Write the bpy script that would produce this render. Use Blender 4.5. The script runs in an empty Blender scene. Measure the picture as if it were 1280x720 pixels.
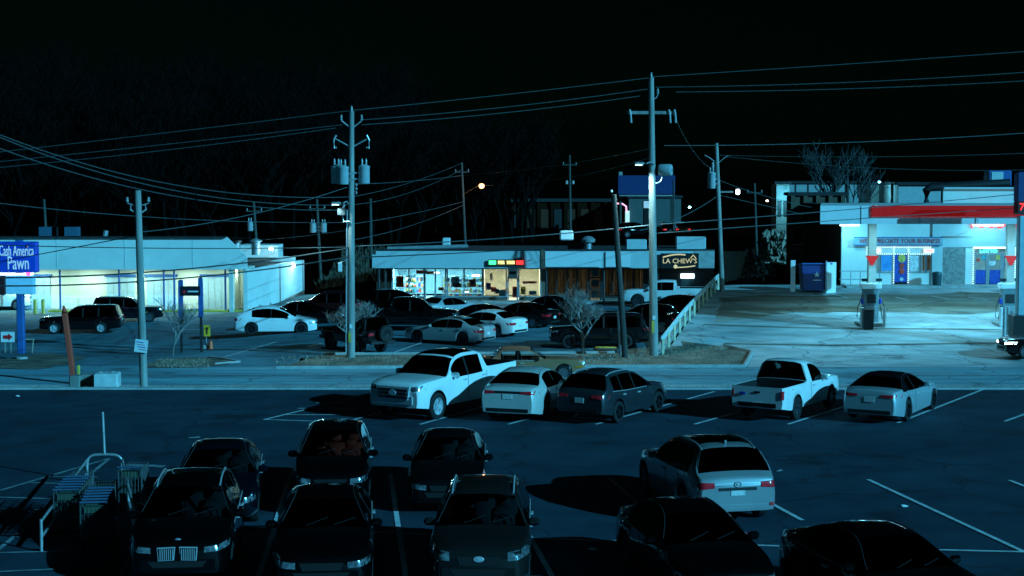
import bpy, bmesh, math, random
from mathutils import Vector, Matrix
from mathutils.bvhtree import BVHTree
R = math.radians
scene = bpy.context.scene
COL = scene.collection

# ------------------------------------------------------------------ camera, sky, sun, exposure
FPX, HOR, CAMH = 2000.0, 225.0, 7.4          # focal length in photo pixels, horizon row, eye height above the near lot
PITCH = math.atan((360 - HOR) / FPX)
cam_d = bpy.data.cameras.new("Camera")
cam = bpy.data.objects.new("Camera", cam_d); COL.objects.link(cam)
cam.location = (0, 0, CAMH); cam.rotation_euler = (math.pi / 2 - PITCH, 0, 0)
cam_d.sensor_width = 36.0; cam_d.lens = 36.0 * FPX / 1280.0
cam_d.clip_start = 0.5; cam_d.clip_end = 6000
scene.camera = cam

SUN_EL, SUN_TRAVEL = R(21), R(143)           # elevation; azimuth the light travels towards (0 = +X, 90 = away)
sdir = Vector((math.cos(SUN_TRAVEL) * math.cos(SUN_EL), math.sin(SUN_TRAVEL) * math.cos(SUN_EL), -math.sin(SUN_EL)))
sun_d = bpy.data.lights.new("flood_sun", 'SUN'); sun = bpy.data.objects.new("flood_sun", sun_d); COL.objects.link(sun)
sun_d.energy = 4.8; sun_d.angle = R(0.5); sun_d.color = (0.10, 0.62, 1.0)
sun.rotation_euler = sdir.to_track_quat('-Z', 'Y').to_euler()

world = bpy.data.worlds.new("World"); scene.world = world; world.use_nodes = True
nt = world.node_tree; nt.nodes.clear()
sky = nt.nodes.new('ShaderNodeTexSky'); sky.sky_type = 'NISHITA'; sky.sun_disc = False
sky.sun_elevation = SUN_EL; sky.sun_rotation = math.atan2(-sdir.x, -sdir.y)
tint = nt.nodes.new('ShaderNodeMix'); tint.data_type = 'RGBA'; tint.blend_type = 'MULTIPLY'
tint.inputs[0].default_value = 1.0; tint.inputs[7].default_value = (0.08, 1.0, 0.75, 1)
bgn = nt.nodes.new('ShaderNodeBackground'); bgn.inputs[1].default_value = 0.00035
wo = nt.nodes.new('ShaderNodeOutputWorld')
nt.links.new(sky.outputs[0], tint.inputs[6]); nt.links.new(tint.outputs[2], bgn.inputs[0]); nt.links.new(bgn.outputs[0], wo.inputs[0])

scene.view_settings.view_transform = 'Standard'; scene.view_settings.look = 'None'
scene.view_settings.exposure = 0.0; scene.view_settings.gamma = 1.0
scene.render.engine = 'CYCLES'
scene.cycles.use_denoising = True
scene.cycles.max_bounces = 6; scene.cycles.transparent_max_bounces = 12
scene.cycles.sample_clamp_indirect = 4.0
random.seed(7)

# ------------------------------------------------------------------ helpers
def ray(px, py):
    cp, sp = math.cos(PITCH), math.sin(PITCH)
    a, b = (px - 640) / FPX, (360 - py) / FPX
    return Vector((a, cp + b * sp, -sp + b * cp))
def P(px, py, D):
    d = ray(px, py); return Vector((0, 0, CAMH)) + d * (D / d.y)
def lerp(a, b, t): return a + (b - a) * t
def clamp(x, a=0.0, b=1.0): return max(a, min(b, x))
def sstep(a, b, x):
    t = clamp((x - a) / (b - a)); return t * t * (3 - 2 * t)
def pchip(pts):
    xs = [p[0] for p in pts]; ys = [p[1] for p in pts]; n = len(xs)
    h = [xs[i + 1] - xs[i] for i in range(n - 1)]
    dl = [(ys[i + 1] - ys[i]) / h[i] for i in range(n - 1)]
    m = [dl[0]] + [0] * (n - 2) + [dl[-1]]
    for i in range(1, n - 1):
        if dl[i - 1] * dl[i] > 0:
            w1 = 2 * h[i] + h[i - 1]; w2 = h[i] + 2 * h[i - 1]
            m[i] = (w1 + w2) / (w1 / dl[i - 1] + w2 / dl[i])
    def f(x):
        if x <= xs[0]: return ys[0]
        if x >= xs[-1]: return ys[-1]
        i = 0
        while x > xs[i + 1]: i += 1
        t = (x - xs[i]) / h[i]
        return ((1 + 2 * t) * (1 - t) ** 2 * ys[i] + t * (1 - t) ** 2 * h[i] * m[i]
                + t * t * (3 - 2 * t) * ys[i + 1] + t * t * (t - 1) * h[i] * m[i + 1])
    return f

def X_b(D): return 7.4 + (D - 81) * 0.24
zL = pchip([(0, 0), (56.4, 0), (58, -.15), (65, -1.5), (68, -1.55), (77, -1.55), (90, -2.0), (100, -2.25), (118, -2.35), (138, -2.25), (165, 1.2), (220, 9), (300, 20), (600, 40), (3000, 60)])
zS = pchip([(0, 0), (56.4, 0), (58, -.15), (65, -1.5), (68, -1.55), (77, -1.55), (79.5, -1.38), (113, -1.4), (125, -1.2), (180, .8), (240, 4), (330, 5), (600, 5.5), (3000, 6)])
zG = pchip([(0, 0), (56.4, 0), (58, -.15), (65, -1.5), (68, -1.55), (77, -1.55), (90, -.65), (108, .27), (130, .6), (170, 1.5), (240, 2.5), (330, 3.5), (600, 5), (3000, 6)])
def zf(x, y):
    a = sstep(-21, -9.2, x)
    z = lerp(zL(y), zS(y), a)
    xb = X_b(min(y, 112))
    wd = .25 if 82 < y < 108 else (.25 + (82 - y) * .5 if y <= 82 else .25 + (y - 108) * .8)
    return lerp(z, zG(y), sstep(xb - wd, xb + wd, x))
def G(px, py):
    d = ray(px, py); o = Vector((0, 0, CAMH)); prev = 8.0; D = 8.0
    while D < 900:
        p = o + d * (D / d.y)
        if p.z < zf(p.x, p.y):
            lo, hi = prev, D
            for _ in range(30):
                m = (lo + hi) / 2; q = o + d * (m / d.y)
                if q.z < zf(q.x, q.y): hi = m
                else: lo = m
            q = o + d * (hi / d.y); return Vector((q.x, q.y, zf(q.x, q.y)))
        prev = D; D += .25
    return o + d * (900 / d.y)

# ------------------------------------------------------------------ materials
MATS = {}
def mat(name, color=(.5, .5, .5), rough=.6, metal=0.0, coat=0.0, var=.12, vscale=3.0, bump=0.0, bscale=40.0, spec=.5, color2=None, emit=None, estr=0.0, stretch=None):
    if name in MATS: return MATS[name]
    m = bpy.data.materials.new(name); m.use_nodes = True; t = m.node_tree; b = t.nodes['Principled BSDF']
    b.inputs['Roughness'].default_value = rough; b.inputs['Metallic'].default_value = metal
    b.inputs['Coat Weight'].default_value = coat; b.inputs['Coat Roughness'].default_value = .04
    b.inputs['Specular IOR Level'].default_value = spec
    tc = t.nodes.new('ShaderNodeTexCoord'); mp = t.nodes.new('ShaderNodeMapping')
    if stretch: mp.inputs['Scale'].default_value = stretch
    t.links.new(tc.outputs['Object'], mp.inputs[0])
    nz = t.nodes.new('ShaderNodeTexNoise'); nz.inputs['Scale'].default_value = vscale; nz.inputs['Detail'].default_value = 6; nz.inputs['Roughness'].default_value = .6
    t.links.new(mp.outputs[0], nz.inputs['Vector'])
    rp = t.nodes.new('ShaderNodeValToRGB'); rp.color_ramp.elements[0].position = .3; rp.color_ramp.elements[1].position = .7
    c2 = color2 or tuple(min(1, c * (1 + var)) for c in color)
    c1 = color if color2 else tuple(c * (1 - var) for c in color)
    rp.color_ramp.elements[0].color = (*c1, 1); rp.color_ramp.elements[1].color = (*c2, 1)
    t.links.new(nz.outputs[0], rp.inputs[0]); t.links.new(rp.outputs[0], b.inputs['Base Color'])
    if bump > 0:
        n2 = t.nodes.new('ShaderNodeTexNoise'); n2.inputs['Scale'].default_value = bscale; n2.inputs['Detail'].default_value = 5
        t.links.new(mp.outputs[0], n2.inputs['Vector'])
        bp = t.nodes.new('ShaderNodeBump'); bp.inputs['Strength'].default_value = bump; bp.inputs['Distance'].default_value = .03
        t.links.new(n2.outputs[0], bp.inputs['Height']); t.links.new(bp.outputs[0], b.inputs['Normal'])
    if emit:
        b.inputs['Emission Color'].default_value = (*emit, 1); b.inputs['Emission Strength'].default_value = estr
    MATS[name] = m; return m
def ground_mat(name, base, dark, light, rough=.85, spec=.3, patch=.12, fine=25.0, stretch=None, bump=.5, cracks=True):
    """weathered paving: large patches, fine aggregate, dark cracks and oil spots"""
    if name in MATS: return MATS[name]
    m = bpy.data.materials.new(name); m.use_nodes = True; t = m.node_tree; b = t.nodes['Principled BSDF']; L = t.links.new
    tc = t.nodes.new('ShaderNodeTexCoord'); mp = t.nodes.new('ShaderNodeMapping'); L(tc.outputs['Object'], mp.inputs[0])
    if stretch: mp.inputs['Scale'].default_value = stretch
    def noise(sc, det, vec=None):
        n = t.nodes.new('ShaderNodeTexNoise'); n.inputs['Scale'].default_value = sc; n.inputs['Detail'].default_value = det
        L(vec or mp.outputs[0], n.inputs['Vector']); return n.outputs[0]
    def ramp(v, p0, p1, c0, c1):
        r = t.nodes.new('ShaderNodeValToRGB'); r.color_ramp.elements[0].position = p0; r.color_ramp.elements[1].position = p1
        r.color_ramp.elements[0].color = c0; r.color_ramp.elements[1].color = c1; L(v, r.inputs[0]); return r.outputs[0]
    def mul(a, c, f=1.0, mode='MULTIPLY'):
        x = t.nodes.new('ShaderNodeMix'); x.data_type = 'RGBA'; x.blend_type = mode; x.inputs[0].default_value = f
        L(a, x.inputs[6]); L(c, x.inputs[7]); return x.outputs[2]
    col = ramp(noise(patch, 5), .35, .68, (*dark, 1), (*light, 1))
    mid = ramp(noise(patch * 6, 6), .3, .72, (.66, .66, .66, 1), (1.3, 1.3, 1.3, 1))
    col = mul(col, mid)
    agg = ramp(noise(fine, 3, tc.outputs['Object']), .3, .7, (.75, .75, .75, 1), (1.2, 1.2, 1.2, 1))
    col = mul(col, agg)
    spot = ramp(noise(.55, 2, tc.outputs['Object']), .27, .40, (.55, .55, .55, 1), (1, 1, 1, 1))
    col = mul(col, spot)
    if cracks:
        nz = t.nodes.new('ShaderNodeTexNoise'); nz.inputs['Scale'].default_value = .5; nz.inputs['Detail'].default_value = 4; L(tc.outputs['Object'], nz.inputs['Vector'])
        va = t.nodes.new('ShaderNodeVectorMath'); va.operation = 'MULTIPLY_ADD'; va.inputs[1].default_value = (2.5, 2.5, 2.5)
        L(nz.outputs[1], va.inputs[0]); L(tc.outputs['Object'], va.inputs[2])
        vo = t.nodes.new('ShaderNodeTexVoronoi'); vo.feature = 'DISTANCE_TO_EDGE'; vo.inputs['Scale'].default_value = .16; L(va.outputs[0], vo.inputs['Vector'])
        col = mul(col, ramp(vo.outputs[0], .0, .014, (.45, .45, .45, 1), (1, 1, 1, 1)))
    L(col, b.inputs['Base Color']); b.inputs['Roughness'].default_value = rough; b.inputs['Specular IOR Level'].default_value = spec
    bp = t.nodes.new('ShaderNodeBump'); bp.inputs['Strength'].default_value = bump; bp.inputs['Distance'].default_value = .01
    L(noise(fine * 2, 3, tc.outputs['Object']), bp.inputs['Height']); L(bp.outputs[0], b.inputs['Normal'])
    MATS[name] = m; return m
def glass(name, tintc=(.05, .07, .07), gloss=.06, rough=.02):
    if name in MATS: return MATS[name]
    m = bpy.data.materials.new(name); m.use_nodes = True; t = m.node_tree; t.nodes.clear(); L = t.links.new
    o = t.nodes.new('ShaderNodeOutputMaterial'); mx = t.nodes.new('ShaderNodeMixShader'); tr = t.nodes.new('ShaderNodeBsdfTransparent'); gl = t.nodes.new('ShaderNodeBsdfGlossy')
    fr = t.nodes.new('ShaderNodeFresnel'); fr.inputs[0].default_value = 1.5
    nz = t.nodes.new('ShaderNodeTexNoise'); nz.inputs['Scale'].default_value = 6
    ma = t.nodes.new('ShaderNodeMath'); ma.operation = 'MULTIPLY_ADD'; ma.inputs[1].default_value = .06; ma.inputs[2].default_value = rough
    L(nz.outputs[0], ma.inputs[0]); L(ma.outputs[0], gl.inputs['Roughness'])
    tr.inputs[0].default_value = (*tintc, 1); gl.inputs[0].default_value = (.9, .9, .9, 1)
    L(fr.outputs[0], mx.inputs[0]); L(tr.outputs[0], mx.inputs[1]); L(gl.outputs[0], mx.inputs[2]); L(mx.outputs[0], o.inputs[0])
    MATS[name] = m; return m
def emis(name, color, strength):
    if name in MATS: return MATS[name]
    m = bpy.data.materials.new(name); m.use_nodes = True; b = m.node_tree.nodes['Principled BSDF']
    b.inputs['Base Color'].default_value = (*[c * .5 for c in color], 1)
    b.inputs['Emission Color'].default_value = (*color, 1); b.inputs['Emission Strength'].default_value = strength
    MATS[name] = m; return m
def paint(name, color, metal=0.0, rough=.35):
    return mat('paint_' + name, color, rough=rough, metal=metal, coat=1.0, var=.06, vscale=1.2, spec=.05)

M = dict(
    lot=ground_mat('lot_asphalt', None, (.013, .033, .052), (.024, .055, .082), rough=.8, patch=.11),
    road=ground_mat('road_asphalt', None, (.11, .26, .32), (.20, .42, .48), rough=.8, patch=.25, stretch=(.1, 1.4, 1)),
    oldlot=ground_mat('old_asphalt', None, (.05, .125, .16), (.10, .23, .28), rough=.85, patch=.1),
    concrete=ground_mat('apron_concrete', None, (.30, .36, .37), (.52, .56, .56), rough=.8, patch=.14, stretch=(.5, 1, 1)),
    brownpave=ground_mat('worn_forecourt', None, (.17, .125, .075), (.36, .35, .31), rough=.85, patch=.22, stretch=(.3, 1, 1)),
    kerb=mat('kerb_concrete', (.35, .38, .37), .85, var=.25, vscale=2, bump=.3),
    soil=ground_mat('dry_verge', None, (.10, .09, .07), (.26, .22, .17), rough=.95, patch=.7, fine=14, bump=.9, cracks=False),
    hill=ground_mat('unlit_hill_soil', None, (.0008, .001, .0007), (.002, .002, .0014), rough=1, spec=0.0, patch=.1, fine=3, bump=.8, cracks=False),  # near-black base: the hill's missing light is put into the soil colour
    line=mat('line_paint', (.55, .62, .63), .7, var=.35, vscale=4, bump=.2),
    wornline=mat('worn_line_paint', (.20, .26, .28), .8, var=.6, vscale=3),
    yellow=mat('yellow_paint', (.6, .42, .06), .6, var=.25), blackplastic=mat('black_plastic', (.012, .012, .013), .5),
    under=mat('underbody', (.006, .006, .006), .9), rubber=mat('tyre_rubber', (.007, .008, .009), .8, bump=.3, bscale=60),
    chrome=mat('chrome', (.78, .80, .82), .28, metal=.55, var=.05), alloy=mat('alloy', (.45, .47, .5), .32, metal=1.0),
    darkalloy=mat('dark_alloy', (.03, .03, .035), .35, metal=.6), lens=mat('clear_lens', (.04, .05, .06), .18, metal=.7, coat=1.0, color2=(.75, .8, .85), vscale=11),
    redlens=mat('red_lens', (.75, .02, .03), .18, coat=1.0, var=.4, vscale=14), amber=mat('amber_lens', (.6, .2, .02), .2, coat=1.0),
    plate=mat('plate', (.62, .62, .6), .5, var=.15, vscale=14), seat=mat('seat_cloth', (.05, .05, .055), .8), redseat=mat('red_seat_cloth', (.85, .06, .03), .8),
    cream=mat('cream_leather', (.35, .33, .3), .6), wood=mat('pole_wood', (.26, .27, .25), .9, var=.35, vscale=5, bump=.6, bscale=20, stretch=(1, 1, .12)),
    darkwood=mat('dark_pole_wood', (.045, .045, .04), .9, var=.4, vscale=5, bump=.6, bscale=20, stretch=(1, 1, .12)),
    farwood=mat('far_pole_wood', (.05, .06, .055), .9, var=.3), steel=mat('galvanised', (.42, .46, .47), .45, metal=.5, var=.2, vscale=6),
    greycan=mat('transformer_grey', (.33, .40, .42), .5, var=.12), insul=mat('porcelain', (.4, .42, .42), .3), wire=mat('wire_black', (.03, .035, .035), .6),
    wirelit=mat('wire_bare', (.13, .16, .16), .5, metal=.3), white=mat('white_wall', (.72, .74, .70), .8, var=.1, vscale=.5, bump=.15),
    creamwall=mat('cream_wall', (.66, .68, .60), .85, var=.1, vscale=.5, bump=.15), bluewall=mat('blue_trim', (.02, .11, .34), .5, var=.15),
    doorblue=mat('pale_blue_door', (.34, .50, .60), .6, var=.08), roofing=mat('dark_roofing', (.02, .024, .026), .9, var=.3),
    fascia=mat('fascia_metal', (.50, .58, .58), .6, var=.08, vscale=.8), panel=mat('white_panel', (.70, .74, .74), .5, var=.05),
    darkframe=mat('dark_frame', (.02, .022, .024), .5), alu=mat('aluminium_frame', (.38, .42, .44), .4, metal=.4),
    brick=mat('brick_brown', (.16, .10, .07), .9, var=.4, vscale=8, bump=.4), brown=mat('brown_wall', (.03, .017, .009), .9, var=.3),
    stone=mat('stacked_stone', (.16, .16, .15), .9, color2=(.34, .35, .34), vscale=5, bump=.8, bscale=9), rust=mat('rusty_steel', (.65, .06, .03), .85, color2=(.40, .06, .03), vscale=6, bump=.3),
    blue=mat('sign_blue', (.02, .06, .50), .5, var=.06), red=mat('red_paint', (.62, .02, .02), .5, var=.08), orange=mat('orange_plastic', (.75, .12, .04), .5),
    bark=mat('bark', (.13, .14, .13), .95, var=.35, vscale=8, bump=.5), twig=mat('twig', (.20, .21, .20), .9, var=.3), unlitbark=mat('far_unlit_bark', (.005, .005, .0045), 1, var=.4, spec=.0),  # far bark near-black: unlit night put into its colour
    dry=mat('dry_grass', (.24, .19, .14), .95, color2=(.42, .34, .26), vscale=1.5), brush=mat('dry_brush', (.05, .045, .03), .95, color2=(.11, .09, .06), vscale=.7), evergreen=mat('evergreen', (.012, .025, .018), .9, var=.4),
    skin=mat('skin', (.45, .28, .2), .6), hair=mat('hair', (.02, .015, .01), .7), redcloth=mat('red_cloth', (.5, .02, .03), .8), cartwire=mat('cart_wire', (.16, .19, .19), .4, metal=.7), bluehandle=mat('blue_handle', (.05, .10, .17), .4),
    glass=glass('dark_glass', (.03, .035, .035)), clearglass=glass('car_glass', (.30, .33, .33)), shopglass=glass('shop_glass', (.85, .9, .9)),
)

# ------------------------------------------------------------------ mesh building
class MB:
    def __init__(s): s.v = []; s.f = []; s.mi = []
    def add(s, vs, fs, mi=0):
        o = len(s.v); s.v += [tuple(p) for p in vs]; s.f += [tuple(i + o for i in f) for f in fs]; s.mi += [mi] * len(fs); return s
    def box(s, c, d, rot=None, mi=0, bev=0.0):
        x, y, z = d[0] / 2, d[1] / 2, d[2] / 2
        if bev <= 0:
            vs = [(-x, -y, -z), (x, -y, -z), (x, y, -z), (-x, y, -z), (-x, -y, z), (x, -y, z), (x, y, z), (-x, y, z)]
            fs = [(0, 3, 2, 1), (4, 5, 6, 7), (0, 1, 5, 4), (1, 2, 6, 5), (2, 3, 7, 6), (3, 0, 4, 7)]
        else:
            b = min(bev, x * .9, y * .9, z * .9); vs = []; fs = []
            ring = [(-x + b, -y), (x - b, -y), (x, -y + b), (x, y - b), (x - b, y), (-x + b, y), (-x, y - b), (-x, -y + b)]
            ins = [(px * (x - b) / x, py * (y - b) / y) for px, py in ring]
            for zz, rr in ((-z, ins), (-z + b, ring), (z - b, ring), (z, ins)): vs += [(p[0], p[1], zz) for p in rr]
            for k in range(3):
                for i in range(8): j = (i + 1) % 8; fs.append((k * 8 + i, k * 8 + j, k * 8 + 8 + j, k * 8 + 8 + i))
            fs += [tuple(range(7, -1, -1)), tuple(range(24, 32))]
        q = rot if rot is not None else Matrix.Identity(3)
        if isinstance(q, (int, float)): q = Matrix.Rotation(q, 3, 'Z')
        return s.add([Vector(c) + q @ Vector(p) for p in vs], fs, mi)
    def cyl(s, p0, p1, r0, r1=None, n=8, mi=0, cap=True):
        p0, p1 = Vector(p0), Vector(p1); r1 = r0 if r1 is None else r1; d = p1 - p0
        if d.length < 1e-6: return s
        q = d.to_track_quat('Z', 'Y'); vs = []
        for k in range(n):
            a = 2 * math.pi * k / n; u = q @ Vector((math.cos(a), math.sin(a), 0)); vs += [p0 + u * r0, p1 + u * r1]
        fs = [(2 * k, 2 * ((k + 1) % n), 2 * ((k + 1) % n) + 1, 2 * k + 1) for k in range(n)]
        if cap: fs += [tuple(2 * k for k in range(n - 1, -1, -1)), tuple(2 * k + 1 for k in range(n))]
        return s.add(vs, fs, mi)
    def tube(s, pts, r, n=5, mi=0):
        pts = [Vector(p) for p in pts]; vs = []; fs = []
        for i, p in enumerate(pts):
            d = (pts[min(i + 1, len(pts) - 1)] - pts[max(i - 1, 0)]).normalized(); q = d.to_track_quat('Z', 'Y')
            for k in range(n):
                a = 2 * math.pi * k / n; vs.append(p + q @ Vector((math.cos(a) * r, math.sin(a) * r, 0)))
        for i in range(len(pts) - 1):
            for k in range(n): fs.append((i * n + k, i * n + (k + 1) % n, (i + 1) * n + (k + 1) % n, (i + 1) * n + k))
        fs += [tuple(range(n - 1, -1, -1)), tuple((len(pts) - 1) * n + k for k in range(n))]
        return s.add(vs, fs, mi)
    def lathe(s, prof, axis='Z', n=20, c=(0, 0, 0), mi=0):
        vs = []; fs = []; m = len(prof); c = Vector(c)
        for k in range(n):
            a = 2 * math.pi * k / n
            for r, h in prof:
                if axis == 'Z': vs.append(c + Vector((r * math.cos(a), r * math.sin(a), h)))
                else: vs.append(c + Vector((r * math.cos(a), h, -r * math.sin(a))))
        for k in range(n):
            for j in range(m - 1): fs.append((k * m + j, ((k + 1) % n) * m + j, ((k + 1) % n) * m + j + 1, k * m + j + 1))
        return s.add(vs, fs, mi)
    def prism(s, poly, y0, y1, mi=0):
        """polygon in x,z extruded along y"""
        n = len(poly); vs = [(p[0], y0, p[1]) for p in poly] + [(p[0], y1, p[1]) for p in poly]
        fs = [tuple(range(n - 1, -1, -1)), tuple(range(n, 2 * n))] + [(i, (i + 1) % n, n + (i + 1) % n, n + i) for i in range(n)]
        return s.add(vs, fs, mi)
    def build(s, name, mats, parent=None, smooth=False, loc=None):
        me = bpy.data.meshes.new(name); me.from_pydata(s.v, [], s.f)
        if not isinstance(mats, (list, tuple)): mats = [mats]
        for m in mats: me.materials.append(m)
        if len(mats) > 1: me.polygons.foreach_set('material_index', s.mi)
        bm = bmesh.new(); bm.from_mesh(me); bmesh.ops.recalc_face_normals(bm, faces=bm.faces); bm.to_mesh(me); bm.free()
        if smooth:
            me.polygons.foreach_set('use_smooth', [True] * len(me.polygons)); me.set_sharp_from_angle(angle=R(smooth if smooth is not True else 40))
        me.update()
        o = bpy.data.objects.new(name, me); COL.objects.link(o)
        if parent: o.parent = parent
        if loc is not None: o.location = loc
        return o
def thing(name, label, cat, loc=(0, 0, 0), rz=0.0, group=None):
    o = bpy.data.objects.new(name, None); COL.objects.link(o); o.empty_display_size = .2
    o.location = loc; o.rotation_euler = (0, 0, rz); o['label'] = label; o['category'] = cat
    if group: o['group'] = group
    return o
def tag(o, label, cat, group=None):
    o['label'] = label; o['category'] = cat
    if group: o['group'] = group
    return o
def kind(o, k): o['kind'] = k; return o
def text(name, body, size, m, parent, loc, rot, extrude=.01, align='CENTER', width=None):
    c = bpy.data.curves.new(name, 'FONT'); c.body = body; c.size = size; c.extrude = extrude; c.align_x = align; c.align_y = 'CENTER'; c.resolution_u = 2
    tmp = bpy.data.objects.new(name, c); COL.objects.link(tmp); bpy.context.view_layer.update()
    me = bpy.data.meshes.new_from_object(tmp); bpy.data.objects.remove(tmp)
    if width:
        xs = [v.co.x for v in me.vertices]; k = width / max(1e-4, max(xs) - min(xs))
        for v in me.vertices: v.co.x *= k
    me.materials.clear(); me.materials.append(m)
    o = bpy.data.objects.new(name, me); COL.objects.link(o)
    if parent: o.parent = parent
    o.location = loc; o.rotation_euler = rot; return o
FACE = (math.pi / 2, 0, 0)     # text standing up and facing the camera side (-Y)
def copy_tree(o, parent=None):
    c = o.copy(); COL.objects.link(c)
    if parent: c.parent = parent
    for ch in list(o.children): copy_tree(ch, c)
    return c

# ------------------------------------------------------------------ ground sheets
def axis_lines(lo, dense0, dense1, hi, step):
    v = []; x = dense0; st = step
    while x > lo: v.append(x); x -= st; st *= 1.25
    v.append(lo); v = v[::-1]; x = dense0 + step
    while x < dense1: v.append(x); x += step
    st = step
    while x < hi: v.append(x); x += st; st *= 1.25
    v.append(hi); return v
GX = axis_lines(-1500, -46, 46, 1500, 1.0); GY = axis_lines(-60, 40, 135, 2500, 1.0)
def make_ground():
    nx, ny = len(GX), len(GY); vs = [(x, y, zf(x, y) - .03) for y in GY for x in GX]
    fs = [(j * nx + i, j * nx + i + 1, (j + 1) * nx + i + 1, (j + 1) * nx + i) for j in range(ny - 1) for i in range(nx - 1)]
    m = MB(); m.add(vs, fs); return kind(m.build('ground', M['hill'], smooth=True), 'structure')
make_ground()
def drape(name, poly, m, dz, fine=True):
    """a paving sheet laid over the terrain; poly in world x,y"""
    bm = bmesh.new(); vs = [bm.verts.new((x, y, 0)) for x, y in poly]; bm.faces.new(vs)
    x0, x1 = min(p[0] for p in poly), max(p[0] for p in poly); y0, y1 = min(p[1] for p in poly), max(p[1] for p in poly)
    if fine:
        for g in GX:
            if x0 < g < x1: bmesh.ops.bisect_plane(bm, geom=bm.verts[:] + bm.edges[:] + bm.faces[:], plane_co=(g, 0, 0), plane_no=(1, 0, 0))
        for g in GY:
            if y0 < g < y1: bmesh.ops.bisect_plane(bm, geom=bm.verts[:] + bm.edges[:] + bm.faces[:], plane_co=(0, g, 0), plane_no=(0, 1, 0))
    for v in bm.verts: v.co.z = zf(v.co.x, v.co.y) + dz
    bmesh.ops.recalc_face_normals(bm, faces=bm.faces)
    for f in bm.faces:
        if f.normal.z < 0: f.normal_flip()
    me = bpy.data.meshes.new(name); bm.to_mesh(me); bm.free(); me.materials.append(m)
    me.polygons.foreach_set('use_smooth', [True] * len(me.polygons))
    o = bpy.data.objects.new(name, me); COL.objects.link(o); return kind(o, 'structure')
def ragged(poly, amp=.55, step=.8):
    r = random.Random(4); out = []
    for (x0, y0), (x1, y1) in zip(poly, poly[1:] + poly[:1]):
        n = max(1, int(math.hypot(x1 - x0, y1 - y0) / step))
        for k in range(n):
            t = k / n; out.append((lerp(x0, x1, t) + r.uniform(-.15, .15), lerp(y0, y1, t) + amp * (r.uniform(-.5, .5) + math.sin((x0 + (x1 - x0) * t) * .9))))
    return out
def gp(*px): return [tuple(G(a, b)[:2]) for a, b in px]
LINES = [0]
def line(px, m='line', w=.10, dz=.012, name='painted_line'):
    """painted line through photo points; straight strip pieces on the ground"""
    pts = [G(a, b) for a, b in px]
    for a, b in zip(pts, pts[1:]):
        LINES[0] += 1; dz += .0011 * (LINES[0] % 9)
        d = Vector((b.x - a.x, b.y - a.y)).normalized() * (w / 2); n = Vector((-d.y, d.x))
        drape(name, [(a.x + n.x, a.y + n.y), (a.x - n.x, a.y - n.y), (b.x - n.x, b.y - n.y), (b.x + n.x, b.y + n.y)], M[m], dz)

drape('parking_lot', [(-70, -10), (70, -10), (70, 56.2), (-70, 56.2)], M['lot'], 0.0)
kb = MB(); kb.box((0, 56.35, -.02), (140, .28, .18), bev=.03); kind(kb.build('lot_kerb', M['kerb']), 'structure')
drape('verge', [(-70, 56.5), (70, 56.5), (70, 64.5), (-70, 64.5)], M['soil'], 0.0)
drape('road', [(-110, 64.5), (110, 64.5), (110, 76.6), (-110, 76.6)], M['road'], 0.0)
drape('shoulder_strip', [(-110, 68.0), (110, 68.0), (110, 69.6), (-110, 69.6)], M['concrete'], .012)
for yy in (72.7, 72.95): drape('road_centre_line', [(-60, yy), (60, yy), (60, yy + .1), (-60, yy + .1)], M['wornline'], .012)
# far side paving
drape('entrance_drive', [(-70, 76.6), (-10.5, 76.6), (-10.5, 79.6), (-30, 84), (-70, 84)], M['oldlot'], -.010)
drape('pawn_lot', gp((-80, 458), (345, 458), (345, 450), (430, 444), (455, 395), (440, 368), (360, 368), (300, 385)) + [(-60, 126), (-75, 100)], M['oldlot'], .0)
strip_poly = [(-16, 79.6), (X_b(79.6) - .5, 79.6), (X_b(112) - .3, 112), (X_b(112) + .2, 117), (-12, 117), (-14, 100)]
drape('strip_lot', strip_poly, M['oldlot'], .012)
drape('planting_strip', gp((342, 460), (600, 459), (930, 458), (938, 440), (900, 433), (828, 431), (770, 441), (620, 443), (470, 443), (405, 444)), M['soil'], .022)
drape('apron', [tuple(G(940, 459)[:2]), (70, 76.7), (70, 108.6), (X_b(108) + .4, 108.6), (X_b(82) + .4, 82)], M['concrete'], .005)
drape('worn_forecourt', ragged(gp((892, 401), (1040, 389), (1180, 392), (1330, 390), (1330, 366), (1110, 367), (900, 372))), M['brownpave'], .02)
for p in ([(1000, 410), (1330, 413)], [(905, 430), (1040, 432), (1330, 428)], [(880, 406), (1000, 410)]): line(p, 'brownpave', .25, .03, 'concrete_joint')
for p in ([(1120, 372), (1135, 376)], [(1040, 368), (1060, 373)], [(1165, 371), (1185, 374)], [(1210, 372), (1235, 375)]): line(p, 'line', .12, .03)
for p in ([(-60, 461), (60, 442), (108, 447), (90, 455), (50, 461)], [(176, 460), (205, 448), (262, 446), (297, 453), (250, 459)]):
    drape('grass_island', ragged(gp(*p), .3, 1.0), M['soil'], .03)
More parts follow.
